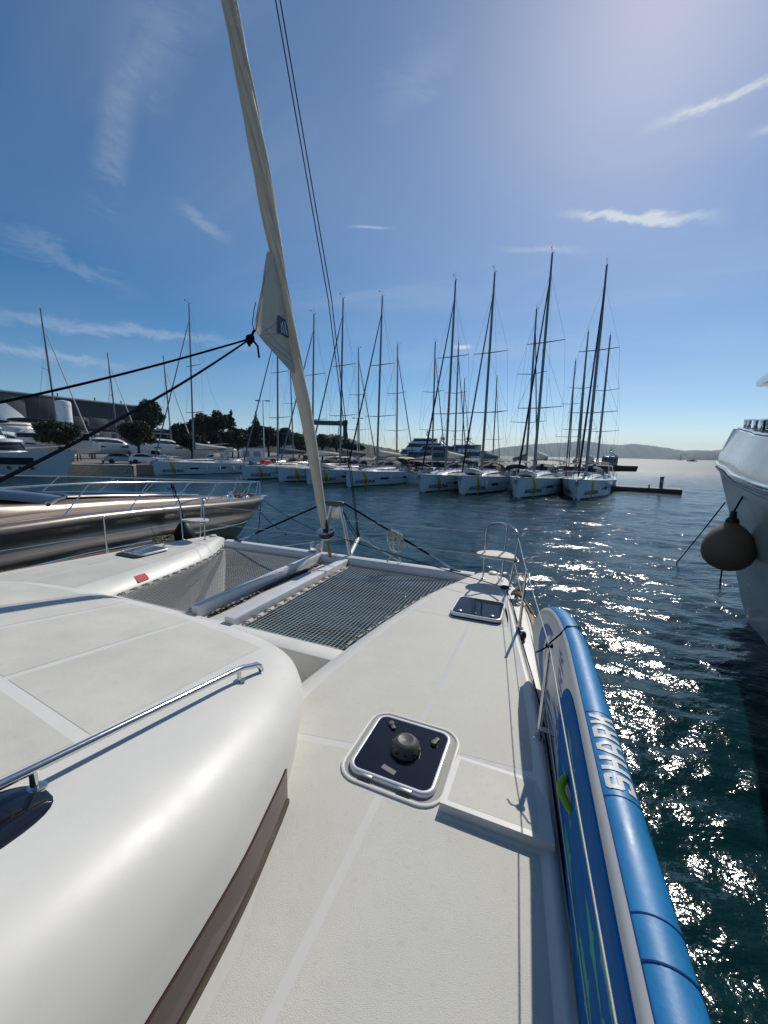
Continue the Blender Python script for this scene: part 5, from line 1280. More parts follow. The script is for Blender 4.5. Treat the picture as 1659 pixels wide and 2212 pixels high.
# wheelhouse roof visor and superstructure aft of it
sv = MB(); rg = []
for u, w, z0, z1 in ((10.75, .30, 4.97, 5.0), (10.5, .52, 4.93, 5.06), (9.9, .80, 4.86, 5.12), (9.2, 1.0, 4.78, 5.14), (8.3, 1.25, 4.70, 5.14), (7, 1.6, 4.62, 5.1), (5, 2.1, 4.6, 5.0), (0, 2.2, 4.6, 5.0)):
    rg.append([(WC + x * w, u - .25 * abs(x) ** 2, z) for x, z in ((-1, z0), (-1, z0 + .1), (-.85, lerp(z0, z1, .8)), (-.4, z1), (0, z1 + .03), (.4, z1), (.85, lerp(z0, z1, .8)), (1, z0 + .1), (1, z0))])
sv.loft(rg, closed=True, cap0=True, cap1=True); sv.build('wheelhouse_roof', white_far, wy, 50)
sv = MB(); sv.loft([[(WC + x * w, u - .9 * abs(x) ** 2, z) for x in np.linspace(-1, 1, 9)] for u, w, z in ((5.9, 1.35, 3.4), (5.4, 1.3, 4.66))], closed=False); sv.loft([[(WC - 1.35, u, z) for u in (4.8, 2, 0)] for z in (3.4, 4.66)], closed=False); sv.loft([[(WC + 1.35, u, z) for u in (4.8, 2, 0)] for z in (3.4, 4.66)], closed=False); sv.build('wheelhouse_glass', glass_dark, wy, 60)
fr_ = boat_thing('fender', 'large round beige fender hanging off the white yacht at the right edge', 'fender', 3.54, 9.75, 1.2)
FV, FU = 3.54, 9.75
fm3 = MB(); fm3.lathe([(0, 0), (.13, .012), (.26, .07), (.37, .18), (.425, .32), (.43, .46), (.395, .62), (.32, .77), (.22, .89), (.12, .97), (.09, 1.0), (.09, 1.05), (.06, 1.08), (0, 1.09)], (FV, FU, 1.24), 28); fm3.build('body', mat('fender_beige', (.20, .135, .085), .6, var=.12, vscale=4), fr_, 60)
eye = MB(); eye.lathe([(.10, .0), (.115, .05), (.10, .10), (.06, .14), (.05, .26), (0, .27)], (FV, FU, 2.20), 16); eye.build('eye', black, fr_, 60)
MB().tube([(FV, FU, 2.44), (FV - .05, FU - .5, 2.9), (FV - .18, FU - 1.2, 3.42), (FV - .35, FU - 2.2, 4.0)], .016, 7).build('lanyard', rope_black, fr_, 60)
for a, b, lab in (((4.28, 12.35, 2.40), (4.32, 15.6, -.1), 'dark mooring line from the white yacht stem down left into the water'), ((4.30, 12.0, 1.95), (4.85, 13.5, -.1), 'dark mooring line dropping to the water below the beige fender')):
    t = boat_thing('mooring_line', lab, 'rope', *a, group='mooring lines of the white yacht'); A, B_ = Vector(a), Vector(b)
    MB().tube([A.lerp(B_, k) - Vector((0, 0, .03 * math.sin(k * math.pi))) for k in np.linspace(0, 1, 10)], .018, 6).build('rope', rope_black, t, 60)

# ---- generic motor yacht for the ones further off
def motor_yacht(name, label, cat_, loc, rotz, L_, Bm, H, hullm, tiers, group=None, arch=True, domes=2, windows=True, ports=0):
    ro = thing(name, label, cat_, loc, rotz, group); m = MB(); rings = []
    hbm = lambda t: Bm / 2 * (math.sin(min(1, t / .55) * math.pi / 2) ** .8 if t > 0 else .0)
    ts = [0, .01, .03, .07, .13, .2, .3, .42, .55, .7, .85, 1]
    for t in ts:
        y = L_ / 2 - t * L_; sh = H * (1.12 - .32 * min(1, t / .7)); ring = []
        col_ = [(max(.01, hbm(t) * f_), y - (1 - q) * .16 * L_ * .5 * max(0, 1 - t / .25), lerp(-.5, sh, q)) for q, f_ in ((0, .4), (.3, .66), (.6, .84), (.85, .96), (1, 1))]
        rings.append([(-a, b, c) for a, b, c in col_] + [(a, b, c) for a, b, c in col_[::-1]])
    m.loft(rings, closed=False, cap1=True); h = m.build('hull', hullm, ro, 45)
    MB().loft([[(q * max(hbm(t) - .05, .005), L_ / 2 - t * L_, H * (1.12 - .32 * min(1, t / .7)) - .05) for q in (-1, 0, 1)] for t in ts], closed=False).build('deck', white_far, ro)
    for s_ in (-1, 1):
        if windows: MB().loft([[(s_ * (hbm(t) * fx + .02), L_ / 2 - t * L_ - .03 * L_ * max(0, 1 - t / .25), H * zz) for t in (.16, .24, .34, .5)] for zz, fx in ((.52, .885), (.80, .965))], closed=False).build('hull_window', glass_dark, h, 0)
        for k in range(ports):
            t = .17 + .05 * k; MB().lathe([(.2, 0), (.2, .03), (0, .03)], (s_ * hbm(t) * .83, L_ / 2 - t * L_ - .02 * L_, H * .38), 12, Matrix.Rotation(R(90 * s_), 4, 'Y')).build('porthole', glass_dark, h)
        MB().tube([(s_ * max(hbm(t) - .08, .03), L_ / 2 - t * L_, H * (1.12 - .32 * min(1, t / .7)) + .65) for t in ts[1:9]], .03, 5).build('bow_rail', steel, ro)
    z = H * .86
    for k, (t0, t1, w, hh, rk) in enumerate(tiers):
        def ringp(ff, zz, back): 
            y0, y1 = L_ / 2 - t0 * L_ - back, L_ / 2 - t1 * L_
            W_ = Bm / 2 * w * ff; return [(-W_, y1, zz), (-W_, y0 - W_ * 1.1, zz), (-W_ * .75, y0 - W_ * .4, zz), (-W_ * .35, y0 - W_ * .08, zz), (0, y0, zz), (W_ * .35, y0 - W_ * .08, zz), (W_ * .75, y0 - W_ * .4, zz), (W_, y0 - W_ * 1.1, zz), (W_, y1, zz)]
        so_ = MB().loft([ringp(1, z - .1, 0), ringp(.98, z + hh * .25, hh * rk * .25), ringp(.95, z + hh * .80, hh * rk * .80), ringp(1.06, z + hh * .82, hh * rk * .55), ringp(1.04, z + hh * .96, hh * rk * .62), ringp(.8, z + hh, hh * rk)], closed=False, cap1=True).build('superstructure', white_far if hullm != darkhull else greyhull, ro, 40)
        MB().loft([ringp(1.0, z + hh * .30, hh * rk * .27), ringp(.972, z + hh * .78, hh * rk * .77)], closed=False).build('window_band', glass_dark, so_, 60)
        z += hh * .97
    if arch:
        y = L_ / 2 - (tiers[-1][0] * .35 + tiers[-1][1] * .65) * L_; a = MB()
        for s_ in (-1, 1): a.tube([(s_ * Bm * .30, y - 1.2, z - .1), (s_ * Bm * .26, y + .1, z + .9), (s_ * Bm * .12, y + .35, z + 1.25), (0, y + .35, z + 1.3)], [.22, .16, .13, .13], 8)
        ao = a.build('radar_arch', white_far, ro, 60)
        MB().rod((0, y + .3, z + 1.3), (0, y + .2, z + 2.7), .07, 6).build('mast', white_far, ao); MB().box((0, y + .5, z + 1.75), (1.6, .16, .14), ch=.03).build('radar', white_far, ao)
        for k in range(domes): MB().sphere(((-1) ** k * .75, y - .1, z + 1.75), (.36, .36, .42), 12, 8).build('dome', white_far, ao, 60)
        MB().rod((.25, y, z + 1.3), (.3, y - .3, z + 3.4), .02, 4).build('aerial', black, ao)
    return ro
darkhull = mat('dark_grey_hull', (.05, .055, .065), .2, coat=.5); greyhull = mat('grey_superstructure', (.20, .21, .23), .25, coat=.4)
motor_yacht('white_motor_yacht', 'white motor yacht with portholes and long dark hull window at the left edge', 'motor yacht', (-46.5, 45.2, 0), R(-98), 24, 5.6, 2.75, white_far, ((.30, .86, .82, 1.9, .8), (.42, .80, .72, 1.5, .7)), ports=3)
GM = 'motor yachts far behind the sailboats'
motor_yacht('grey_motor_yacht', 'long dark grey motor yacht lying behind the gap in the sailboat row', 'motor yacht', (9.5, 92, 0), R(66), 26, 5.8, 2.6, darkhull, ((.26, .88, .85, 1.9, 1.6), (.42, .78, .65, 1.3, 1.6)), GM)
motor_yacht('white_motor_yacht', 'white flybridge motor yacht whose stacked decks rise behind the grey yacht', 'motor yacht', (9.5, 116, 0), R(75), 24, 6.0, 3.2, white_far, ((.24, .88, .85, 2.2, 1.0), (.34, .8, .75, 1.9, .9), (.42, .74, .6, 1.3, .8)), GM)
motor_yacht('white_motor_yacht', 'white motor yacht with tall radar mast seen between two dark furled sails', 'motor yacht', (21, 112, 0), R(50), 22, 5.6, 3.0, white_far, ((.26, .86, .82, 2.1, 1.0), (.38, .78, .7, 1.7, .9)), GM)
motor_yacht('work_boat', 'small dark work boat with wheelhouse beyond the rightmost sailboats', 'boat', (60.5, 104, 0), R(80), 12, 3.8, 1.8, darkhull, ((.30, .6, .7, 2.3, .1),), arch=True, domes=1, windows=False)
motor_yacht('motorboat', 'tiny dark motorboat far out on the glittering water at right', 'boat', (505, 640, 0), R(80), 15, 4.2, 1.8, darkhull, ((.35, .75, .8, 1.8, .5),), arch=False, windows=False)
ds = sailboat('sailing_boat', 'tiny sailing boat under white sail far out before the headland', None, (880, 1160, 0), R(60), cream, cream, None, bow_marks=False)
MB().loft([[(0, .2, 2.6), (0, .3, 18)], [(.9, -2.2, 2.8), (.4, -.8, 18)], [(1.5, -4.4, 3.0), (.5, -1.2, 18)]], closed=False).build('mainsail', mat('sail_white', (.75, .75, .73), .8), ds)

# every boat of the rows carries its own canvas
random.seed(33)
pal = [canvas_grey, canvas_tan, navy, cream, mat('blue_grey_canvas', (.05, .08, .12), .85, var=.12, vscale=4), mat('brown_canvas', (.16, .11, .08), .85, var=.12, vscale=4)]
for o in [q for q in col.objects if q.parent is None and q.get('category') == 'sailboat']:
    pick = {'bimini': random.choice(pal), 'sprayhood': random.choice(pal[:3] + pal[4:]), 'sail_bag': random.choice([cream, cream, canvas_grey, pal[4]])}
    for c in o.children:
        for g in [c] + list(c.children):
            k = g.name.split('.')[0]
            if k in pick and o is not b5:
                g.material_slots[0].link = 'OBJECT'; g.material_slots[0].material = pick[k]
# ================================================================== the yard ashore
GZ = 1.28
# long shed
sh = thing('boat_shed', 'long flat-roofed dark grey shed stretching behind the yard at left', 'building', (-95.3, 124.5, GZ), math.atan2(-.466, .885))
SL, SHh = 96.0, 16.6           # local y along the front, local x towards the yard
shed_d = mat('shed_dark', (.055, .056, .060), .7, var=.08, vscale=.2); shed_m = mat('shed_mid', (.12, .12, .125), .7, var=.08, vscale=.2)
MB().box((-20, -29.5, SHh / 2), (40, SL, SHh)).build('wall', shed_d, sh)
MB().box((-20, -29.5, SHh + .2), (41, SL + 1, .5), ch=.05).build('roof_edge', mat('shed_trim', (.30, .31, .33), .6), sh)
for y0, y1, z0, z1, mm_ in ((-34, -14.5, 5, SHh - .3, shed_m), (-77, -34.5, 9, SHh - .3, shed_d), (-14, -5, 8.5, SHh - .3, shed_d), (-4.5, 18, 8.0, SHh - 5, shed_m), (-60, -40, 0, 6.0, shed_m), (-14, 18, .0, 7.5, shed_m)):
    n_ = max(1, int((y1 - y0) / 4.6)); w = (y1 - y0) / n_
    pn = MB().box((0, 0, 0), (.12, w - .08, z1 - z0), ch=.02).build('wall_panel', mm_, sh); 
    for i in range(n_):
        loc = (.06, y0 + (i + .5) * w, (z0 + z1) / 2)
        if i == 0: pn.location = loc
        else: share(pn, sh, loc)
for y in (-6, 4, 12): MB().rod((-1.5, y, SHh), (-1.5, y, SHh + 1.6), .18, 8).build('vent_pipe', shed_m, sh)
v_ = MB(); v_.lathe([(.7, 0), (.7, 1.6), (1.1, 1.9), (1.2, 2.6), (.9, 2.7), (.9, 3.1), (1.5, 3.5), (1.5, 3.7), (.3, 4.2), (0, 4.2)], (-1.6, -22.5, SHh - 1), 18); v_.build('roof_vent', mat('vent_metal', (.35, .35, .35), .4, .5), sh, 35)
v_ = MB(); v_.lathe([(.7, 0), (.7, 1.6), (1.1, 1.9), (1.2, 2.6), (.9, 2.7), (.9, 3.1), (1.5, 3.5), (1.5, 3.7), (.3, 4.2), (0, 4.2)], (-1.6, -37, SHh - 1), 18); v_.build('roof_vent', mat('vent_metal', (.35, .35, .35), .4, .5), sh, 35)
sl_ = thing('silo', 'tall white cylindrical silo standing before the dark shed', 'silo', (-78.5, 96, GZ)); k = MB(); k.lathe([(1.6, 0), (1.6, 12.6), (1.45, 13.1), (0, 13.4)], n=28); k.build('shell', white_far, sl_, 30)
for z in (3, 6, 9, 12): MB().tube([(1.61 * math.cos(a), 1.61 * math.sin(a), z) for a in np.linspace(0, 6.28, 29)[:-1]], .04, 5, closed=True).build('band', alu, sl_)
MB().tube([(1.65, -.6, 0), (1.65, -.6, 12.5)], .05, 5).build('ladder_pipe', alu, sl_)
# shrink-wrapped boat
tw = thing('wrapped_boat', 'boat under a white shrink-wrap tent beside a yellow ladder, far left', 'boat', (-76.5, 76, GZ), R(-75))
cv = MB(); rg = []; rr_ = random.Random(8)
for y, w, e, rdg in ((-9, 3.4, 5.8, 10.6), (-5, 3.6, 6.0, 11.6), (0, 3.6, 6.0, 11.4), (3, 3.4, 5.9, 10.2), (5, 2.9, 5.7, 8.4), (6.4, 1.7, 5.5, 6.6), (6.9, .6, 5.3, 5.7)):
    rg.append([(-w * .9, y, 2.4), (-w, y, e * .7), (-w * 1.0, y, e), (-w * .55, y, lerp(e, rdg, .55) - .15 + rr_.uniform(-.1, .1)), (0, y, rdg), (w * .55, y, lerp(e, rdg, .55) - .15 + rr_.uniform(-.1, .1)), (w, y, e), (w, y, e * .7), (w * .9, y, 2.4)])
cv.loft(rg, closed=False, cap0=True); cv.build('wrap', mat('shrink_wrap', (.66, .68, .70), .35, var=.06, vscale=1, bump=.03, bscale=1.5), tw, 35)
hh_ = MB(); hh_.loft([[(-w, y, 2.5), (-w * .8, y, 1.4), (0, y, .7), (w * .8, y, 1.4), (w, y, 2.5)] for y, w in ((-9, 3), (0, 3.2), (4.5, 2.4), (6.8, .3))], closed=False); hh_.build('hull', white_far, tw, 60)
for y in (-5, 2):
    for s_ in (-1, 1): MB().tube([(s_ * 3.2, y, 0), (s_ * 2.2, y, 1.6)], .1, 6).build('prop', rubber, tw)
ld = thing('ladder', 'yellow wooden ladder leaning on the shrink-wrapped boat', 'ladder', (-72.0, 70.5, GZ), R(-75)); lm_ = mat('yellow_wood', (.45, .28, .06), .6)
for s_ in (-1, 1): MB().rod((s_ * .35, 0, 0), (s_ * .35, 1.6, 8.6), .09, 6).build('rail', lm_, ld)
for i in range(20): MB().rod((-.35, .08 * i, .42 * i + .3), (.35, .08 * i, .42 * i + .3), .04, 5).build('rung', lm_, ld)

# catamarans standing ashore
def land_cat(name, label, loc, rotz, s_=1.0, mast_h=19.0):
    ro = thing(name, label, 'catamaran', loc, rotz, 'catamarans standing ashore'); ro.scale = (s_, s_, s_)
    for sg in (-1, 1):
        m = MB(); rings = []
        for y, w, zb in ((6, .05, 1.9), (5.8, .25, 1.6), (5, .55, 1.3), (3, .85, 1.05), (0, .95, .95), (-4, .9, 1.05), (-6, .75, 1.5)):
            cx = sg * 2.6; rings.append([(cx - w, y, 3.1), (cx - w * .98, y, 2.2), (cx - w * .55, y, lerp(zb, 2.2, .3)), (cx, y, zb), (cx + w * .55, y, lerp(zb, 2.2, .3)), (cx + w * .98, y, 2.2), (cx + w, y, 3.1)])
        m.loft(rings, closed=False, cap1=True); h = m.build('hull', white_far, ro, 45)
        for y in (2.4, -1.2): MB().box((sg * 3.5, y, 2.55), (.06, 1.3, .3), ch=.02).build('hull_window', glass_dark, h)
        for y in (3, -3):
            for dx in (-.9, .9): MB().tube([(sg * 2.6 + dx * 1.5, y, 0), (sg * 2.6 + dx * .6, y, 1.8)], .08, 6).build('prop', rubber, ro)
        MB().tube([(sg * 3.3, y, 3.7) for y in (5.4, 2, -2, -5.5)], .02, 4).build('guardrail', steel, ro)
    MB().box((0, -1.2, 2.75), (5.2, 8, .6), ch=.1).build('bridge_deck', white_far, ro); MB().box((0, 5.3, 2.9), (5.2, .2, .25), ch=.05).build('crossbeam', alu, ro)
    c = MB(); rg = []
    for y, w, z in ((3.0, 1.4, 3.0), (2.3, 1.9, 3.7), (1.2, 2.1, 4.2), (-1, 2.2, 4.4), (-3.2, 2.1, 4.4)): rg.append([(-w - .15, y, 3.0), (-w, y, lerp(3, z, .8)), (-w * .8, y, z), (0, y, z + .12), (w * .8, y, z), (w, y, lerp(3, z, .8)), (w + .15, y, 3.0)])
    c.loft(rg, closed=False, cap1=True); co_ = c.build('saloon', white_far, ro, 40)
    for sg in (-1, 1): MB().loft([[(sg * (w + .1), y, lerp(3, z, k_)) for y, w, z in ((2.2, 1.9, 3.7), (1.2, 2.1, 4.2), (-1, 2.2, 4.4), (-3, 2.1, 4.4))] for k_ in (.32, .74)], closed=False).build('saloon_window', glass_dark, co_)
    MB().loft([[(x * w, y, z) for x in (-1, -.5, 0, .5, 1)] for y, w, z in ((2.78, 1.5, 3.33), (2.38, 1.75, 3.72))], closed=False).build('front_window', glass_dark, co_)
    MB().box((0, -3.6, 5.2), (3.6, 3.6, .14), ch=.06).build('hardtop', canvas_tan, ro); 
    for sx in (-1, 1):
        for sy in (-5.2, -2.0): MB().rod((sx * 1.7, sy, 3.2), (sx * 1.7, sy, 5.2), .04, 6).build('hardtop_post', steel, ro)
    mo = MB().tube([(0, 1.2, 4.3), (0, .9, 4.3 + mast_h * .6), (0, .7, 3 + mast_h)], [.13, .13, .08], 8).build('mast', mast_m, ro, 60)
    z = 3 + mast_h * .55; MB().tube([(-1.5, .5, z), (0, .9, z - .1), (1.5, .5, z)], .035, 5).build('spreader', mast_m, mo)
    w = MB()
    for sg in (-1, 1): w.rod((sg * 3.2, -.6, 3.1), (sg * 1.5, .5, z), .012, 4); w.rod((sg * 1.5, .5, z), (0, .75, 2 + mast_h), .012, 4); w.rod((sg * 3.2, -.6, 3.1), (0, .8, 1 + mast_h * .85), .012, 4)
    w.build('rigging', wire_m, ro, 0)
    MB().tube([(0, 5.3, 3.2), (0, 4.8, 4.6), (0, 1.1, mast_h * .85 + 2.4)], [.04, .10, .05], 8).build('furled_jib', cream, ro, 60)
    MB().tube([(0, 1, 5.6), (0, -4.5, 5.8)], .14, 8).build('boom', mast_m, ro); MB().sphere((0, -2, 6.0), (.22, 2.6, .32), 10, 8).build('sail_bag', navy, ro, 60)
    return ro
lc = land_cat('catamaran', 'white catamaran ashore with navy sail bag behind the leftmost round tree', (-51.0, 59, GZ), R(-62), 1.0, 19.0)
dup(lc, (-55.0, 78, GZ), R(-58), 'white catamaran ashore between the two round trees before the shed', 'catamarans standing ashore', scale=(1, 1, .93))
dup(lc, (-45.0, 79.5, GZ), R(-60), 'white catamaran ashore partly behind the second round tree', 'catamarans standing ashore', scale=(1, 1, .93))
dup(lc, (-61, 63, GZ), R(-75), 'white catamaran ashore right under the shrink-wrap tent, far left', 'catamarans standing ashore', skip=('mast', 'rigging', 'furled_jib', 'boom'))
cb2 = motor_yacht('motorboat', 'small white motorboat standing ashore left of the clipped round tree', 'boat', (-33.5, 72, GZ + .9), R(-70), 10, 3.4, 1.7, white_far, ((.34, .7, .8, 1.3, .8),), arch=False, windows=False)

# cars and van
def car(name, label, loc, rotz, body, van=False, cat_='car'):
    ro = thing(name, label, cat_, loc, rotz, 'vehicles parked on the quay'); L_, W_, H_ = (4.9, 1.95, 2.05) if van else (4.2, 1.76, 1.46)
    if van: prof = [(2.4, .35), (2.45, .8), (2.3, 1.05), (1.65, 1.22), (1.05, 1.92), (.6, 2.02), (-2.35, 2.05), (-2.45, 1.9), (-2.45, .35)]
    else: prof = [(2.05, .30), (2.1, .55), (2.0, .78), (1.2, .92), (.85, .95), (.15, 1.38), (-.4, 1.46), (-1.3, 1.42), (-1.85, 1.02), (-2.08, .92), (-2.1, .55), (-2.05, .30)]
    m = MB(); n_ = len(prof); rg = []
    for x, ins in ((-1, .10), (-.9, .0), (.9, .0), (1, .10)):
        rg.append([(x * W_ / 2 * (1 if z < .95 else lerp(1, .84, (z - .95) / .55)), y, z - (ins if z > .9 else 0)) for y, z in prof])
    m.loft(rg, cap0=True, cap1=True); b = m.build('body', body, ro, 35)
    gl_ = ((1.50, 1.28), (1.08, 1.82), (.1, 1.84), (.1, 1.28)) if van else ((.80, .97), (.17, 1.33), (-.4, 1.39), (-1.2, 1.34), (-1.6, 1.02))
    for s_ in (-1, 1):
        mm = MB(); f_ = lambda z: s_ * (W_ / 2 * lerp(1, .84, max(0, z - .95) / .55) + .012); mm.add([(f_(z), y, z) for y, z in gl_], [tuple(range(len(gl_)))]); mm.build('side_window', glass_dark, b, 0)
    ws_ = ((1.62, 1.27), (1.10, 1.86)) if van else ((.86, .98), (.20, 1.36))
    MB().loft([[(x * W_ / 2 * (.86 if k_ == 0 else .76), y + .02, z + .015) for x in (-1, 0, 1)] for k_, (y, z) in enumerate(ws_)], closed=False).build('windscreen', glass_dark, b, 0)
    for s_ in (-1, 1): MB().box((s_ * .62, L_ / 2 - .08, .72 if not van else .88), (.34, .12, .14), ch=.03).build('headlight', mat('headlight', (.6, .62, .65), .1), b)
    for s_ in (-1, 1):
        for y in (1.30, -1.28):
            R90 = Matrix.Rotation(R(90), 4, 'Y'); w_ = MB().lathe([(.2, -.1), (.31, -.1), (.33, -.06), (.33, .06), (.31, .1), (.2, .1)], (s_ * (W_ / 2 - .09), y, .33), 18, R90).build('tyre', rubber, ro, 40)
            MB().lathe([(0, -.085), (.20, -.09), (.2, .09), (0, .085)], (s_ * (W_ / 2 - .09), y, .33), 14, R90).build('rim', alu, w_, 40)
silver = mat('car_silver', (.20, .22, .24), .25, .5, coat=.6); carwhite = mat('car_white', (.70, .71, .72), .2, coat=.6); cardark = mat('car_dark', (.03, .032, .036), .2, .3, coat=.6)
car('parked_car', 'grey hatchback parked on the quay under the second round tree', (-37.6, 55.5, GZ), R(-60), silver)
car('parked_car', 'small white hatchback parked beside the grey one on the quay', (-34.7, 56.3, GZ), R(-62), carwhite)
car('parked_van', 'white panel van parked behind the two hatchbacks', (-37.0, 61.5, GZ), R(-72), carwhite, True, 'van')
car('parked_car', 'dark car parked near the tall lamp post behind the sailboats', (-27.5, 84, GZ), R(-80), cardark)
# office box, lamp posts
of = thing('site_office', 'small white site office with flat roof beyond the clipped round tree', 'building', (-27.2, 80, GZ), R(12)); MB().box((0, 0, 1.35), (4.4, 2.6, 2.7), ch=.04).build('wall', white_far, of); MB().box((0, 0, 2.78), (4.7, 2.9, .16), ch=.03).build('roof', canvas_grey, of)
for x in (-1.2, .9): w_ = MB().box((x, -1.32, 1.5), (1.3, .06, 1.1), ch=.01).build('window', mat('blue_pane', (.25, .32, .42), .2), of); MB().box((x, -1.335, .9), (1.4, .1, .06)).build('sill', alu, w_)
def lamp(label, x, y, h):
    t = thing('lamp_post', label, 'lamp post', (x, y, GZ), 0, 'lamp posts in the yard'); MB().tube([(0, 0, 0), (0, 0, h)], [.14, .07], 8).build('post', alu, t, 60); MB().rod((-.9, 0, h), (.9, 0, h), .05, 6).build('crossarm', alu, t)
    for x_ in (-.9, .9): MB().box((x_, -.1, h), (.7, .5, .16), ch=.03).build('lamp_head', darkgrey, t)
lamp('tall lamp post with twin heads left of the furled foresail', -21.8, 70, 10.9); lamp('lamp post seen between the two masts right of the furled foresail', -6.3, 88, 9.8); lamp('far lamp post just left of the furled foresail', -18.5, 96, 7.5)
# travelling boat hoist
ho = thing('boat_hoist', 'teal travelling boat hoist with a wide top beam behind the trees', 'crane', (-16.0, 104, GZ), R(8)); tl = mat('hoist_teal', (.02, .12, .13), .5, .2, var=.1)
for s_ in (-1, 1):
    for y in (-4, 4):
        MB().box((s_ * 5.2, y, 4.9), (.8, .9, 9.0), ch=.08).build('leg', tl, ho); w_ = MB().lathe([(.3, -.3), (.8, -.3), (.85, 0), (.8, .3), (.3, .3)], (s_ * 5.2, y, .85), 16, Matrix.Rotation(R(90), 4, 'Y')).build('wheel', rubber, ho, 40)
    MB().box((s_ * 5.2, 0, 9.8), (1.0, 10.5, 1.0), ch=.1).build('side_beam', tl, ho); MB().box((s_ * 5.2, 0, 1.7), (.7, 8.5, .7), ch=.08).build('sill_beam', tl, ho)
MB().box((0, 4.2, 10.1), (11.8, 1.0, 1.2), ch=.1).build('top_beam', tl, ho)
for x in (-3.6, 3.6): MB().tube([(x, -2, 9.6), (x * .9, -2, 5), (x * .5, -2, 3.5)], .09, 6).build('sling', black, ho); MB().box((x, -2, 10.0), (.9, .8, .6), ch=.05).build('trolley', tl, ho)
# bollards on the quay edge
for i, (x, lab) in enumerate(((-40.5, 'black iron bollard on the quay edge nearest the white yacht bow'), (-35.0, 'black iron bollard midway along the visible quay edge'), (-31.6, 'black iron bollard at the quay edge beside the end sailboat'))):
    t = thing('quay_bollard', lab, 'bollard', (x, 48.0, 1.44), 0, 'bollards on the quay'); MB().lathe([(.22, 0), (.2, .04), (.12, .08), (.11, .3), (.2, .36), (.2, .44), (.1, .48), (0, .49)], n=14).build('post', black, t, 40); MB().lathe([(.3, -.02), (.3, .02), (0, .02)], n=14).build('base', black, t)

# ---- trees
def leaf_cloud(blobs, n, size, rng, shell=.45):
    vs = np.empty((n * 4, 3), np.float32); W_ = np.array([b[3] * b[4] * b[5] for b in blobs]) ** .67; W_ /= W_.sum()
    idx = rng.choice(len(blobs), n, p=W_); bl_ = np.array(blobs)[idx]
    d = rng.normal(size=(n, 3)); d /= np.linalg.norm(d, axis=1)[:, None]
    r = (shell + (1 - shell) * rng.random(n) ** .6)[:, None] * (1 + .12 * rng.normal(size=n))[:, None]
    c = bl_[:, :3] + d * r * bl_[:, 3:6]
    nn = d + rng.normal(size=(n, 3)) * .8; nn /= np.linalg.norm(nn, axis=1)[:, None]
    t = np.cross(nn, rng.normal(size=(n, 3))); t /= np.linalg.norm(t, axis=1)[:, None]; b = np.cross(nn, t)
    s_ = size * rng.uniform(.5, 1.3, n)[:, None]
    for k, (a, e) in enumerate(((-1, -.35), (1, -.5), (.8, .45), (-.7, .5))): vs[k::4] = c + t * a * s_ + b * e * s_
    return vs
def tree(name, label, loc, rx, rz, cz, lm_, seed, n=2600, size=.22, shape='round', group='trees in the yard', rotz=0):
    rng = np.random.default_rng(seed); ro = thing(name, label, 'tree', loc, rotz, group); bl_ = []
    if shape == 'cone':
        for i in range(16):
            t = i / 15; z = lerp(cz - rz, cz + rz, t); r = rx * (1 - t) ** .8 + .12
            for k in range(3):
                a = rng.random() * 6.28; bl_.append((r * .5 * math.cos(a), r * .5 * math.sin(a), z, r * .6, r * .6, rz / 11))
    else:
        bl_.append((0, 0, cz, rx * .72, rx * .72, rz * .72))
        for i in range(16):
            a = rng.random() * 6.28; e = math.asin(rng.uniform(-.55, .95)); q = rng.uniform(.55, .74)
            k = rng.uniform(.26, .42); bl_.append((rx * q * math.cos(e) * math.cos(a), rx * q * math.cos(e) * math.sin(a), cz + rz * q * math.sin(e), rx * k, rx * k, rz * k))
    vs = leaf_cloud(bl_, n, size, rng)
    me = bpy.data.meshes.new('crown'); nf = len(vs) // 4; me.vertices.add(len(vs)); me.vertices.foreach_set('co', vs.ravel()); me.loops.add(nf * 4); me.polygons.add(nf)
    me.loops.foreach_set('vertex_index', np.arange(nf * 4, dtype=np.int32)); me.polygons.foreach_set('loop_start', np.arange(0, nf * 4, 4, dtype=np.int32)); me.update(calc_edges=True); me.materials.append(lm_)
    o = bpy.data.objects.new('crown', me); col.objects.link(o); o.parent = ro
    tm = MB(); tm.tube([(0, 0, 0), (.06, .03, cz * .45), (-.04, .05, cz)], [rx * .085 + .05, rx * .06 + .04, rx * .03 + .02], 8)
    for i in range(6):
        a = i * 1.05 + seed; tm.tube([(0, .02, cz * .55), (rx * .3 * math.cos(a), rx * .3 * math.sin(a), cz - rz * .25), (rx * .62 * math.cos(a), rx * .62 * math.sin(a), cz + rz * .1)], [rx * .045 + .02, rx * .03 + .015, .015], 6)
    tm.build('trunk', bark, ro, 60); return ro
def tree_at(name, label, px, pyc, d, rpx, rzpx, lm_, seed, **kw):
    hz = 979 + .0201 * (px - 829.5); X = (px - 829.5) / 838 * d; zc = 3.47 + (hz - pyc) / 838 * d
    return tree(name, label, (X, d, GZ), rpx / 838 * d, rzpx / 838 * d, zc - GZ, lm_, seed, **kw)
PN, DK, FR = leaf_m
tree_at('pine_tree', 'round clipped pine on the quay, leftmost of the yard trees', 127, 937, 56, 45, 29, PN, 1, n=9000, size=.15)
tree_at('pine_tree', 'round pine standing over the grey hatchback', 297, 938, 57.5, 38, 31, PN, 2, n=9000, size=.15)
tree_at('pine_tree', 'small dark round tree behind the mast of the end sailboat', 412, 955, 64, 32, 22, DK, 3, n=5000, size=.18)
tree_at('pine_tree', 'clipped round tree on the quay left of the tall lamp post', 512, 952, 64, 25, 22, PN, 4, n=5000, size=.18)
tree_at('pine_tree', 'large dark pine beside the shed corner', 328, 903, 100, 32, 36, DK, 5, n=6500, size=.28)
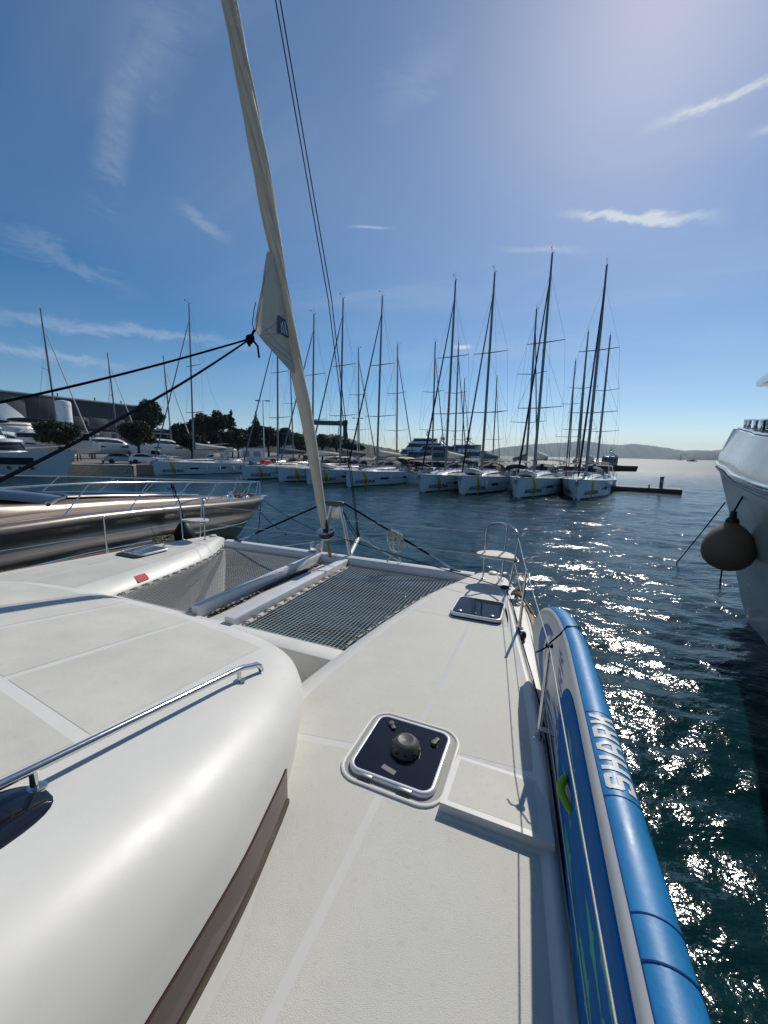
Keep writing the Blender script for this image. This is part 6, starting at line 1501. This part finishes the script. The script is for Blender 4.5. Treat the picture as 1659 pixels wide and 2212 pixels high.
for i, (px, py, r_, rz_, lab) in enumerate(((390, 932, 26, 20, 'dark broad tree right of the shed end, low in the tree mass'), (440, 918, 30, 27, 'dark tall tree in the middle of the tree mass'), (475, 915, 26, 25, 'dark tree beside the pointed conifer'), (565, 938, 30, 22, 'dark tree right of the slim conifer, end of the tree mass'), (530, 945, 28, 18, 'low dark tree between the two conifers'), (415, 945, 30, 18, 'low dark tree in front of the tree mass'), (600, 950, 30, 14, 'low dark tree at the right tail of the tree mass'))):
    tree_at('dark_tree', lab, px, py, 112 + 3 * i, r_, rz_, DK, 20 + i, n=5200, size=.34)
tree_at('conifer', 'pointed dark conifer rising above the tree mass', 500, 922, 108, 17, 32, DK, 31, n=2200, size=.3, shape='cone')
tree_at('conifer', 'slim dark conifer just left of the tall lamp post', 552, 926, 110, 15, 32, DK, 32, n=1800, size=.28, shape='cone')
tree_at('conifer', 'small conifer before the shed beside the left catamaran', 326 * .0 + 318 * .0 + 325 - 195 + 130 * .0 + 60, 935, 92, 9, 24, DK, 33, n=1400, size=.25, shape='cone')
for i, (px, py, r_, rz_, lab) in enumerate(((644, 952, 22, 19, 'light green tree left of the furled foresail under the hoist'), (694, 954, 21, 18, 'light green tree right of the furled foresail under the hoist'), (724, 957, 18, 16, 'light green tree below the right leg of the hoist'), (750, 963, 16, 13, 'smallest light green tree right of the hoist'))):
    tree_at('leafy_tree', lab, px, py, 88 + 2 * i, r_, rz_, FR, 40 + i, n=4000, size=.22)
for i, (px, lab) in enumerate(((770, 'dark shrub at the right end of the light green trees'), (655, 'dark shrub low behind the light green trees'))):
    tree_at('shrub', lab, px, 968, 92, 20, 9, DK, 50 + i, n=1500, size=.25)

for i, px in enumerate((345, 372, 398, 425, 452, 480, 520, 548, 578, 606)):
    tree_at('dark_shrub', 'low dark tree, %s from the left in the back hedge of the yard' % ('first', 'second', 'third', 'fourth', 'fifth', 'sixth', 'seventh', 'eighth', 'ninth', 'tenth')[i], px, 946 + (i * 7) % 9, 128 + (i % 3) * 4, 28, 25, DK, 70 + i, n=4200, size=.36, group='back hedge of the yard')

# ================================================================== sea haze: even, pale, over the whole basin and the hills
def build_haze():
    me = bpy.data.meshes.new('haze'); s_, z0, z1 = 9300.0, -8.0, 330.0
    me.from_pydata([(x, y, z) for z in (z0, z1) for y in (-s_, s_) for x in (-s_, s_)], [], [(0, 2, 3, 1), (4, 5, 7, 6), (0, 1, 5, 4), (2, 6, 7, 3), (0, 4, 6, 2), (1, 3, 7, 5)]); me.update()
    ma = bpy.data.materials.new('haze_air'); ma.use_nodes = True; N = ma.node_tree.nodes; N.clear()
    o = N.new('ShaderNodeOutputMaterial'); v = N.new('ShaderNodeVolumePrincipled')
    v.inputs['Color'].default_value = (.62, .80, 1.0, 1); v.inputs['Density'].default_value = 8.0e-5; v.inputs['Anisotropy'].default_value = .35
    ma.node_tree.links.new(v.outputs[0], o.inputs['Volume']); me.materials.append(ma)
    ob = bpy.data.objects.new('haze', me); col.objects.link(ob); ob['kind'] = 'stuff'
build_haze()
